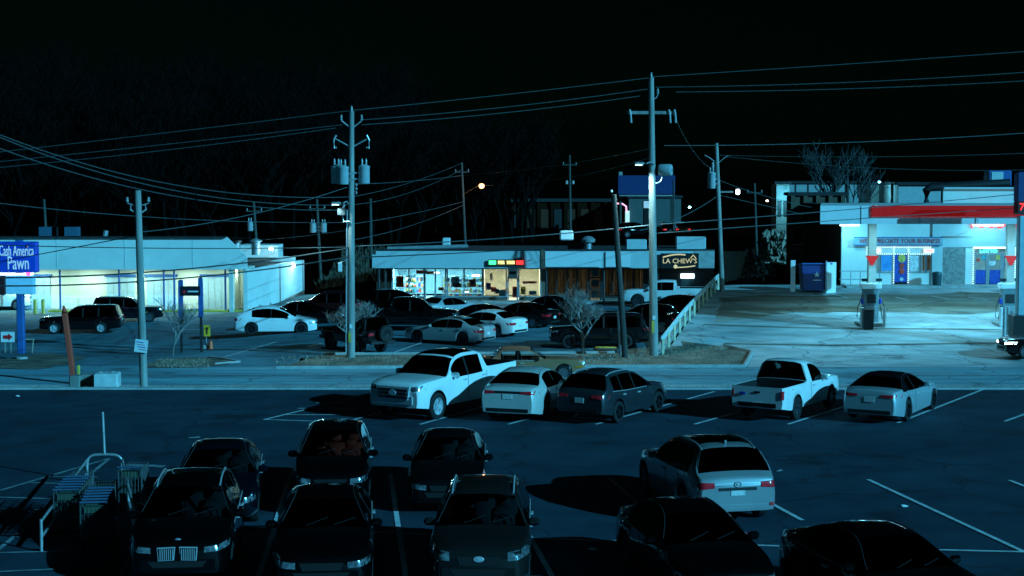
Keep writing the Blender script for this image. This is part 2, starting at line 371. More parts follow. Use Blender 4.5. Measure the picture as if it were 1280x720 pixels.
# kerbs on the far side (raised steps that follow the ground)
def kerb(px, w=.16, h=.13, name='kerb', m='kerb'):
    pts = [G(a, b) for a, b in px]; mb = MB(); n = 0
    dense = []
    for a, b in zip(pts, pts[1:]):
        k = max(1, int((b - a).length / 1.2))
        dense += [a.lerp(b, i / k) for i in range(k)]
    dense.append(pts[-1]); ring = []
    for i, p in enumerate(dense):
        d = (dense[min(i + 1, len(dense) - 1)] - dense[max(i - 1, 0)]); d.z = 0; d.normalize(); nn = Vector((-d.y, d.x, 0)) * (w / 2); z = zf(p.x, p.y)
        for q, zz in ((p - nn, z - .1), (p - nn * .85, z + h), (p + nn * .85, z + h), (p + nn, z - .1)): ring.append((q.x, q.y, zz))
    fs = []
    for i in range(len(dense) - 1):
        for k in range(4): fs.append((i * 4 + k, i * 4 + (k + 1) % 4, (i + 1) * 4 + (k + 1) % 4, (i + 1) * 4 + k))
    fs += [(3, 2, 1, 0), tuple(len(ring) - 4 + k for k in range(4))]
    mb.add(ring, fs); return kind(mb.build(name, M[m]), 'structure')
kerb([(345, 461), (600, 460), (930, 459), (940, 441), (905, 433)]); kerb([(405, 444), (620, 443), (768, 442)])
kerb([(268, 456), (299, 453), (262, 447.5)], h=.09)

# parking lines of the near lot
for p in ([(488, 593), (513, 760)], [(620, 596), (712, 760)], [(761, 598), (812, 642), (880, 700)], [(905, 598), (1003, 651)], [(1085, 600), (1281, 691)], [(1262, 601), (1330, 628)],
          [(365, 588), (318, 740)], [(236, 548), (250, 547)], [(166, 692), (140, 740)], [(309, 659), (620, 672), (1000, 684), (1330, 692)]): line(p, 'line', .11)
for a, b in (((525, 531), (650, 496)), ((635, 531), (770, 494)), ((745, 531), (893, 490)), ((868, 531), (1000, 494)), ((985, 531), (1115, 490)), ((1122, 529), (1229, 487)), ((1256, 527), (1340, 497)), ((330, 525), (470, 491)), ((430, 528), (560, 494))): line([a, b], 'line', .11)
line([(330, 525), (430, 528)], 'line'); line([(352, 519), (446, 519)], 'line'); line([(372, 511), (470, 511)], 'line'); line([(395, 504), (490, 503)], 'line')
for p in ([(136, 574), (0, 614)], [(136, 574), (-10, 694)], [(-10, 636), (60, 638)], [(-5, 622), (100, 625)], [(38, 604), (118, 606)], [(66, 596), (122, 597)], [(-10, 692), (160, 688)], [(-10, 716), (145, 709)], [(20, 672), (150, 670)]): line(p, 'wornline', .10)
line([(160, 582), (205, 584)], 'wornline', .3)          # painted stall mark
line([(20, 340 + 95), (190, 437)], 'line', .15, .03); line([(215, 412), (250, 413)], 'line', .15, .03); line([(280, 447), (345, 428)], 'line', .12, .03); line([(385, 434), (402, 430)], 'line', .2, .03)
line([(488, 443), (530, 428)], 'line', .12, .03)

# ------------------------------------------------------------------ vehicles
PROF = {
 'sedan': dict(L=4.85, H=1.45, W=1.85, top=[(0, .64), (.04, .71), (.35, .80), (1.0, .91), (1.45, .97), (2.15, 1.33), (2.5, 1.42), (2.95, 1.45), (3.35, 1.42), (3.65, 1.34), (4.3, 1.08), (4.65, 1.05), (4.8, 1.0), (4.85, .88)],
    belt=[(0, .58), (.4, .72), (1.45, .88), (3.0, .92), (4.2, .96), (4.85, .84)], ws=(1.42, 2.2), rg=(3.6, 4.3), win=[(1.78, 2.74), (2.82, 3.72)], doors=[(1.5, 2.76), (2.8, 3.8)], ax=(.93, 3.78), wr=.335, gc=.2, rf=.63, nose=.2, tail=.13),
 'coupe': dict(L=4.77, H=1.38, W=1.85, top=[(0, .62), (.04, .70), (.35, .80), (1.0, .90), (1.55, .96), (2.3, 1.29), (2.6, 1.36), (3.0, 1.38), (3.4, 1.34), (3.7, 1.25), (4.2, 1.04), (4.6, 1.01), (4.73, .97), (4.77, .85)],
    belt=[(0, .56), (.4, .70), (1.5, .86), (3.0, .90), (4.2, .95), (4.77, .82)], ws=(1.5, 2.35), rg=(3.6, 4.2), win=[(1.9, 2.95), (3.02, 3.55)], doors=[(1.6, 3.0)], ax=(.85, 3.7), wr=.345, gc=.18, rf=.62, nose=.2, tail=.14),
 'suv': dict(L=4.65, H=1.66, W=1.87, top=[(0, .78), (.04, .88), (.35, .98), (1.1, 1.06), (1.4, 1.1), (2.1, 1.50), (2.4, 1.6), (3.0, 1.66), (3.7, 1.63), (4.05, 1.57), (4.42, 1.14), (4.58, 1.04), (4.65, .9)],
    belt=[(0, .7), (.4, .84), (1.4, 1.0), (3.0, 1.03), (4.3, 1.08), (4.65, .86)], ws=(1.37, 2.18), rg=(4.03, 4.42), win=[(1.72, 2.55), (2.62, 3.42), (3.48, 4.0)], doors=[(1.45, 2.58), (2.62, 3.6)], ax=(.88, 3.68), wr=.36, gc=.25, rf=.66, nose=.19, tail=.1),
 'boxsuv': dict(L=5.2, H=1.9, W=2.0, top=[(0, .95), (.04, 1.05), (.35, 1.12), (1.2, 1.18), (1.55, 1.22), (2.1, 1.7), (2.4, 1.82), (3.0, 1.89), (4.3, 1.9), (4.85, 1.85), (5.08, 1.25), (5.17, 1.15), (5.2, 1.0)],
    belt=[(0, .82), (.4, 1.0), (1.5, 1.14), (3.0, 1.17), (5.0, 1.2), (5.2, .95)], ws=(1.52, 2.18), rg=(4.84, 5.08), win=[(1.82, 2.75), (2.85, 3.75), (3.85, 4.75)], doors=[(1.6, 2.8), (2.84, 3.9)], ax=(.95, 3.95), wr=.39, gc=.28, rf=.74, nose=.12, tail=.06),
 'crossover_ev': dict(L=4.75, H=1.62, W=1.92, top=[(0, .70), (.04, .78), (.35, .88), (.9, .98), (1.2, 1.05), (2.0, 1.46), (2.5, 1.6), (2.9, 1.62), (3.4, 1.57), (4.0, 1.40), (4.5, 1.15), (4.7, 1.07), (4.75, .92)],
    belt=[(0, .62), (.4, .78), (1.3, .95), (3.0, 1.0), (4.4, 1.08), (4.75, .88)], ws=(1.2, 2.15), rg=(3.6, 4.5), win=[(1.6, 2.6), (2.66, 3.75)], doors=[(1.45, 2.62), (2.66, 3.7)], ax=(.9, 3.79), wr=.355, gc=.2, rf=.62, nose=.2, tail=.12),
 'hatch': dict(L=4.2, H=1.52, W=1.76, top=[(0, .72), (.04, .80), (.3, .9), (.8, .99), (1.1, 1.04), (1.85, 1.42), (2.2, 1.5), (2.7, 1.52), (3.3, 1.48), (3.65, 1.42), (4.0, 1.06), (4.15, .98), (4.2, .85)],
    belt=[(0, .66), (.4, .80), (1.2, .94), (2.8, .97), (4.0, 1.02), (4.2, .8)], ws=(1.08, 1.92), rg=(3.63, 4.0), win=[(1.5, 2.3), (2.37, 3.1), (3.16, 3.5)], doors=[(1.3, 2.33), (2.36, 3.25)], ax=(.8, 3.35), wr=.31, gc=.19, rf=.66, nose=.17, tail=.1),
 'crew_pickup': dict(L=5.8, H=1.94, W=2.03, top=[(0, 1.0), (.03, 1.1), (.3, 1.2), (1.2, 1.27), (1.5, 1.29), (2.12, 1.76), (2.4, 1.87), (2.9, 1.93), (3.5, 1.92), (3.8, 1.86), (3.9, 1.42), (5.8, 1.42)],
    belt=[(0, .9), (.35, 1.08), (1.5, 1.2), (3.85, 1.27), (3.97, 1.38), (5.8, 1.38)], ws=(1.47, 2.2), rg=(3.8, 3.9), win=[(1.85, 2.7), (2.8, 3.62)], doors=[(1.55, 2.73), (2.78, 3.85)], ax=(1.02, 4.72), wr=.42, gc=.38, rf=.72, nose=.08, tail=.02, bed=(3.98, .8)),
 'pickup': dict(L=4.9, H=1.72, W=1.78, top=[(0, .88), (.03, .96), (.3, 1.02), (1.1, 1.07), (1.4, 1.09), (1.95, 1.55), (2.2, 1.66), (2.5, 1.71), (2.8, 1.70), (2.92, 1.66), (3.0, 1.12), (4.9, 1.1)],
    belt=[(0, .8), (.35, .92), (1.4, 1.03), (3.0, 1.07), (4.9, 1.08)], ws=(1.37, 2.05), rg=(2.92, 3.0), win=[(1.7, 2.6)], doors=[(1.42, 2.7)], ax=(.85, 3.75), wr=.36, gc=.33, rf=.72, nose=.1, tail=.02, bed=(3.06, .7)),
 'oldsedan': dict(L=5.4, H=1.40, W=1.98, top=[(0, .80), (.04, .90), (.4, .93), (1.4, .95), (1.75, .96), (2.35, 1.32), (2.6, 1.38), (3.0, 1.40), (3.5, 1.39), (3.75, 1.34), (4.2, .97), (5.2, .93), (5.36, .9), (5.4, .8)],
    belt=[(0, .74), (.4, .86), (1.7, .90), (3.0, .90), (4.3, .91), (5.4, .78)], ws=(1.73, 2.42), rg=(3.72, 4.2), win=[(2.0, 2.95), (3.02, 3.75)], doors=[(1.8, 2.98), (3.0, 3.95)], ax=(.95, 4.1), wr=.34, gc=.22, rf=.66, nose=.05, tail=.05),
 'jeep': dict(L=4.3, H=1.85, W=1.6, top=[(0, 1.08), (.03, 1.14), (.4, 1.16), (1.2, 1.18), (1.45, 1.2), (1.72, 1.68), (1.85, 1.8), (2.3, 1.85), (3.6, 1.85), (3.9, 1.8), (4.0, 1.2), (4.3, 1.18)],
    belt=[(0, 1.0), (1.4, 1.12), (4.0, 1.14), (4.3, 1.1)], ws=(1.42, 1.8), rg=(3.9, 4.0), win=[(1.62, 2.4), (2.5, 3.2), (3.3, 3.85)], doors=[(1.5, 2.45), (2.48, 3.3)], ax=(.75, 3.35), wr=.45, gc=.5, rf=.8, nose=.02, tail=.02),
}
def car(name, label, cat, pos, heading, kindp, pmat, L=None, H=None, W=None, group=None, glassm='glass', wheelm='alloy', roof=None, pano=False, rails=False, detail=1,
        rear_plate=True, front_plate=False, grille=None, lights_on=None, seats=None, trim='blackplastic', hl=None, tl=None, zoff=0.0, wheelface=5, tailbar=False, bumper=None, lit_tail=None):
    p = PROF[kindp]; L = L or p['L']; H = H or p['H']; W = W or p['W']; kx, kz = L / p['L'], H / p['H']
    root = thing(name, label, cat, (pos[0], pos[1], pos[2] + zoff), heading, group)
    top = pchip([(a * kx, b * kz) for a, b in p['top']]); belt = pchip([(a * kx, b * kz) for a, b in p['belt']])
    ax = [a * kx for a in p['ax']]; wr = p['wr'] * (1 if kindp in ('crew_pickup', 'jeep') else (kx + kz) / 2); gc = p['gc']; ra = wr * 1.13
    bed = p.get('bed'); bx = bed[0] * kx if bed else 1e9; floor = bed[1] if bed else 0
    sc = lambda t: tuple(a * kx for a in t)
    ws, rg = sc(p['ws']), sc(p['rg']); wins = [sc(w) for w in p['win']]; doors = [sc(d) for d in p['doors']]
    S = set(); x = 0
    while x < L: S.add(round(x, 4)); x += .13
    for a in (0, .012, .04, .09, .18, L, L - .012, L - .04, L - .09, *ws, *rg, *[q for w in wins for q in w], *[q for d in doors for q in d]): S.add(round(a, 4))
    for a in ax:
        for k in range(13): S.add(round(a + ra * math.cos(math.pi * k / 12), 4))
        S.add(round(a - ra - .012, 4)); S.add(round(a + ra + .012, 4))
    if bed: S |= {round(bx, 4), round(bx + .05, 4), round(L - .055, 4), round(L - .05, 4)}
    S = sorted(s for s in S if 0 <= s <= L)
    S2 = [S[0]]
    for s in S[1:]:
        if s - S2[-1] > .004: S2.append(s)
    S = S2; S[-1] = L
    def zbase(s):
        z = gc + .07 * (1 - clamp(s / .5)) + .1 * (1 - clamp((L - s) / .6))
        for a in ax:
            if abs(s - a) < ra: z = max(z, wr + math.sqrt(max(0, ra * ra - (s - a) ** 2)) * 1.0 + .01)
        return z
    def plan(s):
        k = 1 - p['nose'] * max(0, 1 - s / (.95 * kx)) ** 2.3 - p['tail'] * max(0, 1 - (L - s) / .9) ** 2.3
        k -= .05 * max(0, 1 - s / .1) ** 2 + .05 * max(0, 1 - (L - s) / .1) ** 2
        return k
    beltm = belt(L * .5)
    def ring(s):
        t, w, base = top(s), W / 2 * plan(s), zbase(s); b = min(belt(s), t - .025)
        base = min(base, b - .12)
        u = clamp((t - b) / (H - beltm)); wb = w * (.968 if not bed else .985); wrf = W / 2 * p['rf']; yr = lerp(wb, wrf, u)
        r = [(0, base), (.8 * w, base), (.965 * w, base + .015), (w, base + .32 * (b - base)), (w * .998, base + .66 * (b - base)), (wb, b)]
        if s > bx and s < L - .052:
            return r + [(wb - .02, b + .012), (wb - .085, b), (wb - .1, floor), (0, floor)]
        if s >= L - .052 and bed: return r + [(wb - .02, b + .012), (wb - .085, b + .012), (wb * .6, b + .012), (0, b + .012)]
        cr = .035 if u > .5 else .03
        return r + [(lerp(wb, yr, .84), b + (t - b) * .84), (lerp(wb, yr, 1.0) - .02 - .03 * u, b + (t - b) * .965), (yr * .6, t + cr * .65), (0, t + cr)]
    rings = [ring(s) for s in S]; n = 10
    def vid(i, j, sd): return (i, j, 0 if j in (0, n - 1) else sd)
    def co(k):
        i, j, sd = k; y, z = rings[i][j]; return (L / 2 - S[i], y * (sd if sd else 1), z)
    groups = {}
    def put(g, q, mi=0): groups.setdefault(g, []).append((q, mi))
    roofmi = 2 if roof else 0
    for i in range(len(S) - 1):
        sm = (S[i] + S[i + 1]) / 2
        for sd in (1, -1):
            for j in range(n - 1):
                q = [vid(i, j, sd), vid(i + 1, j, sd), vid(i + 1, j + 1, sd), vid(i, j + 1, sd)]
                q = [k for a, k in enumerate(q) if k not in q[:a]]
                g, mi = 'body', 0
                if j <= 1: mi = 1
                elif j <= 4:
                    for di, (a, b) in enumerate(doors):
                        if a < sm < b: g = ('door', di, sd)
                elif j == 5 and sm < bx:
                    hit = [wi for wi, (a, b) in enumerate(wins) if a < sm < b]
                    if hit: g = ('window', hit[0], sd)
                    elif any(wins[k][1] <= sm <= wins[k + 1][0] for k in range(len(wins) - 1)): mi = 1
                    elif ws[0] < sm < rg[1]: mi = roofmi
                elif j == 6 and ws[0] < sm < min(rg[1], bx): mi = roofmi
                elif j >= 7:
                    if ws[0] < sm < ws[1]: g = 'windshield'
                    elif rg[0] < sm < rg[1]: g = 'rear_window'
                    elif ws[1] <= sm <= rg[0]:
                        mi = roofmi
                        if pano and ws[1] + .12 < sm < rg[0] - .35 and j >= 7: g = 'sunroof'
                    elif bed and sm > bx: mi = 1
                put(g, q, mi)
    for i in (0, len(S) - 1):
        for j in range(n - 1):
            q = [vid(i, j, 1), vid(i, j + 1, 1), vid(i, j + 1, -1), vid(i, j, -1)]; q = [k for a, k in enumerate(q) if k not in q[:a]]
            if len(q) > 2: put('body', q, 0)
    made = {}
    def emit_group(g, nm, mats, parent):
        idx = {}; m = MB(); vs = []; fs = []; mis = []
        for q, mi in groups.get(g, []):
            f = []
            for k in q:
                if k not in idx: idx[k] = len(vs); vs.append(co(k))
                f.append(idx[k])
            fs.append(f); mis.append(mi)
        if not fs: return None
        m.v = vs; m.f = [tuple(f) for f in fs]; m.mi = mis; o = m.build(nm, mats, parent, smooth=38); made[g] = o; return o
    mats = [pmat, M['under'], roof or pmat]
    emit_group('body', 'body', mats, root)
    gm = M[glassm]
    for g in list(groups):
        if isinstance(g, tuple) and g[0] == 'window': emit_group(g, 'window', gm, root)
    for g in ('windshield', 'rear_window'): emit_group(g, g, gm, root)
    emit_group('sunroof', 'sunroof', M['glass'], root)
    allv = []; allf = []; idx = {}
    for g, qs in groups.items():
        for q, mi in qs:
            f = []
            for k in q:
                if k not in idx: idx[k] = len(allv); allv.append(co(k))
                f.append(idx[k])
            allf.append(f)
    bvh = BVHTree.FromPolygons([Vector(v) for v in allv], allf)
    def hit(o, d):
        r = bvh.ray_cast(Vector(o), Vector(d)); return r[0]
    def patch(nm, m, quad, view, nx=4, ny=2, off=.012, parent=root):
        """conforming patch; quad = 4 (a,b) corners; view front/rear: a=y,b=z; left/right: a=x,b=z; top: a=x,b=y"""
        vs = []
        for jy in range(ny + 1):
            for ix in range(nx + 1):
                u, v = ix / nx, jy / ny
                a = lerp(lerp(quad[0][0], quad[1][0], u), lerp(quad[3][0], quad[2][0], u), v); b = lerp(lerp(quad[0][1], quad[1][1], u), lerp(quad[3][1], quad[2][1], u), v)
                if view in ('front', 'rear'):
                    dx = -1 if view == 'front' else 1; h = hit((-dx * 20, a, b), (dx, 0, 0)); dv = Vector((-dx, 0, 0))
                elif view in ('left', 'right'):
                    dy = -1 if view == 'left' else 1; h = hit((a, -dy * 20, b), (0, dy, 0)); dv = Vector((0, -dy, 0))
                else: h = hit((a, b, 20), (0, 0, -1)); dv = Vector((0, 0, 1))
                if h is None: h = bvh.find_nearest(Vector((L / 2 if view == 'front' else -L / 2 if view == 'rear' else a, a if view in ('front', 'rear') else W / 2 * (1 if view == 'left' else -1), b)))[0]
                vs.append((h, dv))
        k = len(vs); out = [tuple(h + dv * off) for h, dv in vs] + [tuple(h - dv * .02) for h, dv in vs]; fs = []
        for jy in range(ny):
            for ix in range(nx):
                a = jy * (nx + 1) + ix; fs.append((a, a + 1, a + nx + 2, a + nx + 1))
        bd = [i for i in range(nx + 1)] + [(j + 1) * (nx + 1) - 1 + 0 for j in range(1, ny + 1)] + [ny * (nx + 1) + i for i in range(nx - 1, -1, -1)] + [j * (nx + 1) for j in range(ny - 1, 0, -1)]
        for a, b in zip(bd, bd[1:] + bd[:1]): fs.append((a, b, b + k, a + k))
        mb = MB(); mb.add(out, fs); return mb.build(nm, m, parent, smooth=50)
    X = lambda s: L / 2 - s
    # doors and their handles
    for di, (a, b) in enumerate(doors):
        for sd in (1, -1):
            o = emit_group(('door', di, sd), 'door', [pmat], root)
            if o and detail:
                side = 'left' if sd > 0 else 'right'; zz = belt(b) - .1
                patch('handle', M['chrome'] if detail > 1 else pmat, [(X(b - .28), zz), (X(b - .09), zz), (X(b - .09), zz - .035), (X(b - .28), zz - .035)], side, 2, 1, .035, o)
                if detail > 1:
                    patch('door_seam', M['under'], [(X(b) + .008, belt(b)), (X(b) - .008, belt(b)), (X(b) - .008, gc + .12), (X(b) + .008, gc + .12)], side, 1, 6, .004, o)
    # lower sills / bumpers
    hw = W / 2
    for view, ends in (('front', 'front_bumper'), ('rear', 'rear_bumper')):
        w_ = hw * .70; z0, z1 = gc + .13, gc + .33
        if bumper and view in bumper: mtl, z0, z1 = bumper[view]
        else: mtl = pmat if view == 'front' or trim == 'paint' else M[trim]; z1 = z1 if view == 'front' else gc + .24
        patch(ends, mtl, [(w_, z1), (-w_, z1), (-w_, z0), (w_, z0)], view, 8, 2, .03 if bumper else .015)
    # lights
    fz = top(.1 * kx); hl = hl or (.50, .93, fz - .20, fz - .06); tl_ = tl or (.55, .95, belt(L * .97) - .16, belt(L * .97) + .0)
    lm = lights_on or M['lens']
    for sd in (1, -1):
        patch('headlight', lm, [(sd * hw * hl[0], hl[3] - .03), (sd * hw * hl[1], hl[3] + .015), (sd * hw * hl[1] * 1.0, hl[2] + .04), (sd * hw * hl[0], hl[2])], 'front', 6, 2, .012)
        patch('taillight', lit_tail or M['redlens'], [(sd * hw * tl_[0], tl_[3] - .02), (sd * hw * tl_[1], tl_[3]), (sd * hw * tl_[1], tl_[2]), (sd * hw * tl_[0], tl_[2] + .03)], 'rear', 6, 2, .015)
    if tailbar: patch('tail_bar', M['blackplastic'], [(hw * tl_[0], tl_[3] - .02), (-hw * tl_[0], tl_[3] - .02), (-hw * tl_[0], tl_[2] + .03), (hw * tl_[0], tl_[2] + .03)], 'rear', 6, 1, .012)
    gz1 = fz - .10; gz0 = gz1 - .16
    if grille == 'kidney':
        for sd in (1, -1):
            g = patch('grille_frame', M['chrome'], [(sd * .035, gz1 + .03), (sd * .36, gz1 + .02), (sd * .34, gz0 - .06), (sd * .06, gz0 - .05)], 'front', 4, 3, .02)
            patch('grille_opening', M['under'], [(sd * .055, gz1 + .012), (sd * .34, gz1 + .004), (sd * .322, gz0 - .045), (sd * .075, gz0 - .035)], 'front', 4, 3, .03, g)
            for k in range(7):
                a = .08 + k * .037; patch('grille_bar', M['chrome'], [(sd * (a - .006), gz1), (sd * (a + .006), gz1), (sd * (a + .006), gz0 - .035), (sd * (a - .006), gz0 - .035)], 'front', 1, 3, .042, g)
    elif grille == 'chrome_big':
        g = patch('grille', M['chrome'], [(.62, fz - .06), (-.62, fz - .06), (-.56, fz - .46), (.56, fz - .46)], 'front', 6, 4, .05)
        for k in range(3):
            z = fz - .13 - k * .11; patch('grille_opening', M['under'], [(.55, z), (-.55, z), (-.54, z - .075), (.54, z - .075)], 'front', 6, 1, .065, g)
        h = hit((20, 0, fz - .25), (-1, 0, 0)); mb = MB(); mb.lathe([(0, .0), (.1, 0), (.12, -.02)], 'Y', 16); o = mb.build('emblem', M['chrome'], g, loc=h + Vector((.08, 0, 0))); o.rotation_euler = (0, 0, -math.pi / 2); o.scale = (1.3, 1, .8)
    else:
        patch('grille', M['under'], [(hw * .42, gz1), (-hw * .42, gz1), (-hw * .36, gz0), (hw * .36, gz0)], 'front', 5, 2, .012)
        if grille == 'star':
            h = hit((20, 0, gz1 - .04), (-1, 0, 0)); mb = MB(); mb.lathe([(.001, .02), (.085, .012), (.1, 0)], 'Y', 18); o = mb.build('emblem', M['chrome'], root, loc=h + Vector((.02, 0, 0))); o.rotation_euler = (0, 0, -math.pi / 2); o.scale = (1, 1, .55)
    patch('lower_grille', M['under'], [(hw * .55, gc + .30), (-hw * .55, gc + .30), (-hw * .46, gc + .19), (hw * .46, gc + .19)], 'front', 6, 2, .022)
    if rear_plate:
        zp = tl_[2] - .06 if not bed else gc + .2; o = patch('license_plate', M['plate'], [(.155, zp + .08), (-.155, zp + .08), (-.155, zp - .08), (.155, zp - .08)], 'rear', 2, 1, .014)
    # wheels
    for a in ax:
        for sd in (1, -1):
            tw = .2 if kindp not in ('crew_pickup', 'jeep') else .27; mb = MB()
            prof = [(wr * .64, -tw / 2), (wr * .9, -tw / 2), (wr * .985, -tw * .38), (wr, -tw * .2), (wr, tw * .2), (wr * .985, tw * .38), (wr * .9, tw / 2), (wr * .64, tw / 2)]
            mb.lathe(prof, 'Y', 24); w = mb.build('wheel', M['rubber'], root, smooth=30, loc=(X(a), sd * (hw - tw / 2 - .015), wr))
            rb = MB(); e = sd * tw * .42; r1 = wr * .66
            rb.lathe([(r1, e * .9), (r1 * 1.0, e * 1.05), (r1 * .92, e * 1.05), (r1 * .9, e * .2), (r1 * .3, e * .15), (.001, e * .15)], 'Y', 24)
            for k in range(wheelface):
                an = 2 * math.pi * k / wheelface
                q = Matrix.Rotation(an, 3, 'Y'); rb.box(q @ Vector((r1 * .5, e * .9, 0)), (r1 * .95, .03, r1 * .2), q)
            rb.lathe([(.001, e * 1.1), (r1 * .2, e * 1.05), (r1 * .24, e * .8)], 'Y', 12)
            rb.build('rim', M[wheelm], w, smooth=30)
    # mirrors
    for sd in (1, -1):
        mb = MB(); xm = X(wins[0][0] + .02); zm = belt(wins[0][0]) + .09; k = 1.25 if bed else 1
        mb.box((xm, sd * (hw + .05 * k), zm), (.11 * k, .22 * k, .15 * k), bev=.045); mb.box((xm, sd * (hw - .05), zm - .05), (.05, .12, .04))
        o = mb.build('side_mirror', M['chrome'] if grille == 'chrome_big' else pmat, root, smooth=40)
    if detail > 1 and not bed:
        for sd in (1, -1):
            for jj, nm, rr in ((5, 'window_trim', .010), (7, 'roof_edge_glint', .006)):  # roof edge tube is added, a bright line in place of a glint
                lo, hi = (ws[0] + .35, rg[1] - .25) if jj == 5 else (ws[0] + .12, rg[1] - .05); pts = [Vector((L / 2 - s, rings[i][jj][0] * sd, rings[i][jj][1] + .006)) for i, s in enumerate(S) if lo < s < hi]
                if len(pts) > 2: MB().tube(pts, rr, 5).build(nm, M['chrome'] if jj == 5 else mat('edge_glint', (.12, .13, .14), .3, metal=.6), root, smooth=60)
    if rails:
        for sd in (1, -1):
            pts = []
            for k in range(7):
                s = lerp(ws[1] + .1, rg[0], k / 6); h = hit((X(s), sd * hw * (p['rf'] - .03), 20), (0, 0, -1)); pts.append(h + Vector((0, 0, .035 if 0 < k < 6 else .0)))
            MB().tube(pts, .018, 6).build('roof_rail', M['chrome'], root, smooth=60)
    if detail > 1:
        for sd in (.18, -.32):       # wipers resting on the windshield
            pts = [hit((X(ws[0] + .06 + .05 * k), sd + .1 * k, 20), (0, 0, -1)) + Vector((0, 0, .012)) for k in range(5)]
            MB().tube(pts, .005, 4).build('wiper', M['blackplastic'], root)
    if seats:
        for row, s in enumerate((wins[0][1] - .15, wins[min(1, len(wins) - 1)][1] - .1)):
            for sd in ((.38, -.38) if row == 0 else (.42, 0, -.42)):
                mb = MB(); zb = gc + .28; mb.box((X(s) + .2, sd, zb), (.5, .48, .16), bev=.06)
                q = Matrix.Rotation(R(-14), 3, 'Y'); mb.box((X(s) - .08, sd, zb + .34), (.15, .46, .6), q, bev=.06); mb.box((X(s) - .17, sd, zb + .74), (.1, .26, .18), q, bev=.05)
                mb.build('seat', M[seats], root, smooth=50)
        mb = MB(); mb.box((X(ws[0] + .45), 0, belt(ws[0]) - .1), (.5, W * .8, .16), bev=.06); mb.build('dashboard', M['blackplastic'], root, smooth=50)
        q = Matrix.Rotation(R(65), 3, 'Y'); mb = MB(); pts = [Vector((X(ws[0] + .85), .38, belt(ws[0]) - .05)) + q @ Vector((.18 * math.cos(a), .18 * math.sin(a), 0)) for a in [2 * math.pi * k / 14 for k in range(15)]]
        mb.tube(pts, .014, 5); mb.build('steering_wheel', M['blackplastic'], root, smooth=60)
        h = hit((X(ws[1] - .05), 0, 20), (0, 0, -1)); MB().box(h + Vector((-.03, 0, -.09)), (.03, .22, .07), bev=.02).build('rear_view_mirror', M['blackplastic'], root)
    root['_L'] = L
    return root, dict(patch=patch, hit=hit, X=X, L=L, W=W, H=H, top=top, belt=belt, gc=gc, fz=fz, tl=tl_, ws=ws, rg=rg)
def at(anchor, px, py, hd, L):
    """centre of a car whose front ('F') or rear ('R') bumper middle stands over the photo point on the ground; 'C' = centre"""
    g = G(px, py); h = R(hd); k = -L / 2 if anchor == 'F' else L / 2 if anchor == 'R' else 0
    x, y = g.x + math.cos(h) * k, g.y + math.sin(h) * k
    return (x, y, zf(x, y) + .012), h

BLK = paint('black', (.0012, .0013, .0015), rough=.5); BLK2 = paint('charcoal_black', (.003, .0035, .004), rough=.5); NAVY = paint('dark_navy', (.002, .004, .007))
GREY = paint('dark_grey', (.026, .024, .022), metal=.5); GUN = paint('gunmetal', (.04, .05, .058), metal=.5); SIL = paint('silver', (.42, .44, .45), metal=.55, rough=.3)
SILG = paint('silver_green', (.42, .46, .46), metal=.3); WHT = paint('white', (.80, .80, .79)); PEARL = paint('pearl', (.62, .60, .56), metal=.2); LBL = paint('pale_silver_blue', (.46, .52, .54), metal=.4)
TAN = paint('tan', (.34, .17, .09), metal=.1); TANTOP = mat('tan_vinyl', (.40, .11, .05), .7, bump=.2); SOFT = mat('black_soft_top', (.006, .006, .007), .95, bump=.2, spec=.0); MAROON = paint('dark_maroon', (.035, .006, .008), metal=.3)
NEAR = 'cars parked in the front rows of the near lot'; BACK = 'cars parked along the road edge of the near lot'; FAR = 'vehicles in the lots across the road'

# front rows, noses towards the camera
(p_, h_) = at('F', 222, 741, 276, 4.6)
root, a = car('parked_suv', 'black SUV with twin kidney grille beside the cart corral', 'car', p_, h_, 'suv', BLK, L=4.5, H=1.6, W=1.9, group=NEAR, glassm='clearglass', grille='kidney', seats='seat', detail=2, rails=True, trim='chrome', hl=(.5, .95, .70, .83))
h = a['hit']((a['X'](.12), 0, 20), (0, 0, -1)); mb = MB(); mb.lathe([(.001, .012), (.05, .01), (.06, 0)], 'Z', 20); em = mb.build('emblem', M['chrome'], root, loc=h)
for k in range(4):
    mb = MB(); an = k * math.pi / 2; mb.add([(0, 0, .014)] + [(.038 * math.cos(an + q * math.pi / 8), .038 * math.sin(an + q * math.pi / 8), .014) for q in range(5)], [(0, 1, 2, 3, 4, 5)]); mb.build('emblem_quarter', M['blue'] if k % 2 else M['panel'], em)
(p_, h_) = at('F', 268, 663, 277, 4.5)
car('parked_sedan', 'dark sedan mostly hidden behind the kidney-grille SUV', 'car', p_, h_, 'sedan', NAVY, L=4.6, H=1.46, group=NEAR, glassm='clearglass', seats='seat', detail=2)
(p_, h_) = at('F', 413, 647, 274, 4.6)
car('parked_minivan', 'dark minivan with red seats seen through its windshield', 'car', p_, h_, 'hatch', BLK, L=4.4, H=1.66, W=1.74, group=NEAR, glassm='clearglass', seats='redseat', detail=2)
(p_, h_) = at('F', 402, 752, 275, 4.6)
car('parked_sedan', 'black sedan nose down in front of the red-seated minivan', 'car', p_, h_, 'sedan', BLK, L=4.55, H=1.5, W=1.84, group=NEAR, glassm='glass', detail=2)
(p_, h_) = at('F', 558, 645, 271, 4.6)
car('parked_sedan', 'black sedan parked behind the grey hatchback SUV', 'car', p_, h_, 'sedan', BLK2, L=4.5, H=1.47, W=1.78, group=NEAR, glassm='clearglass', seats='seat', detail=2)
(p_, h_) = at('F', 598, 752, 269, 4.5)
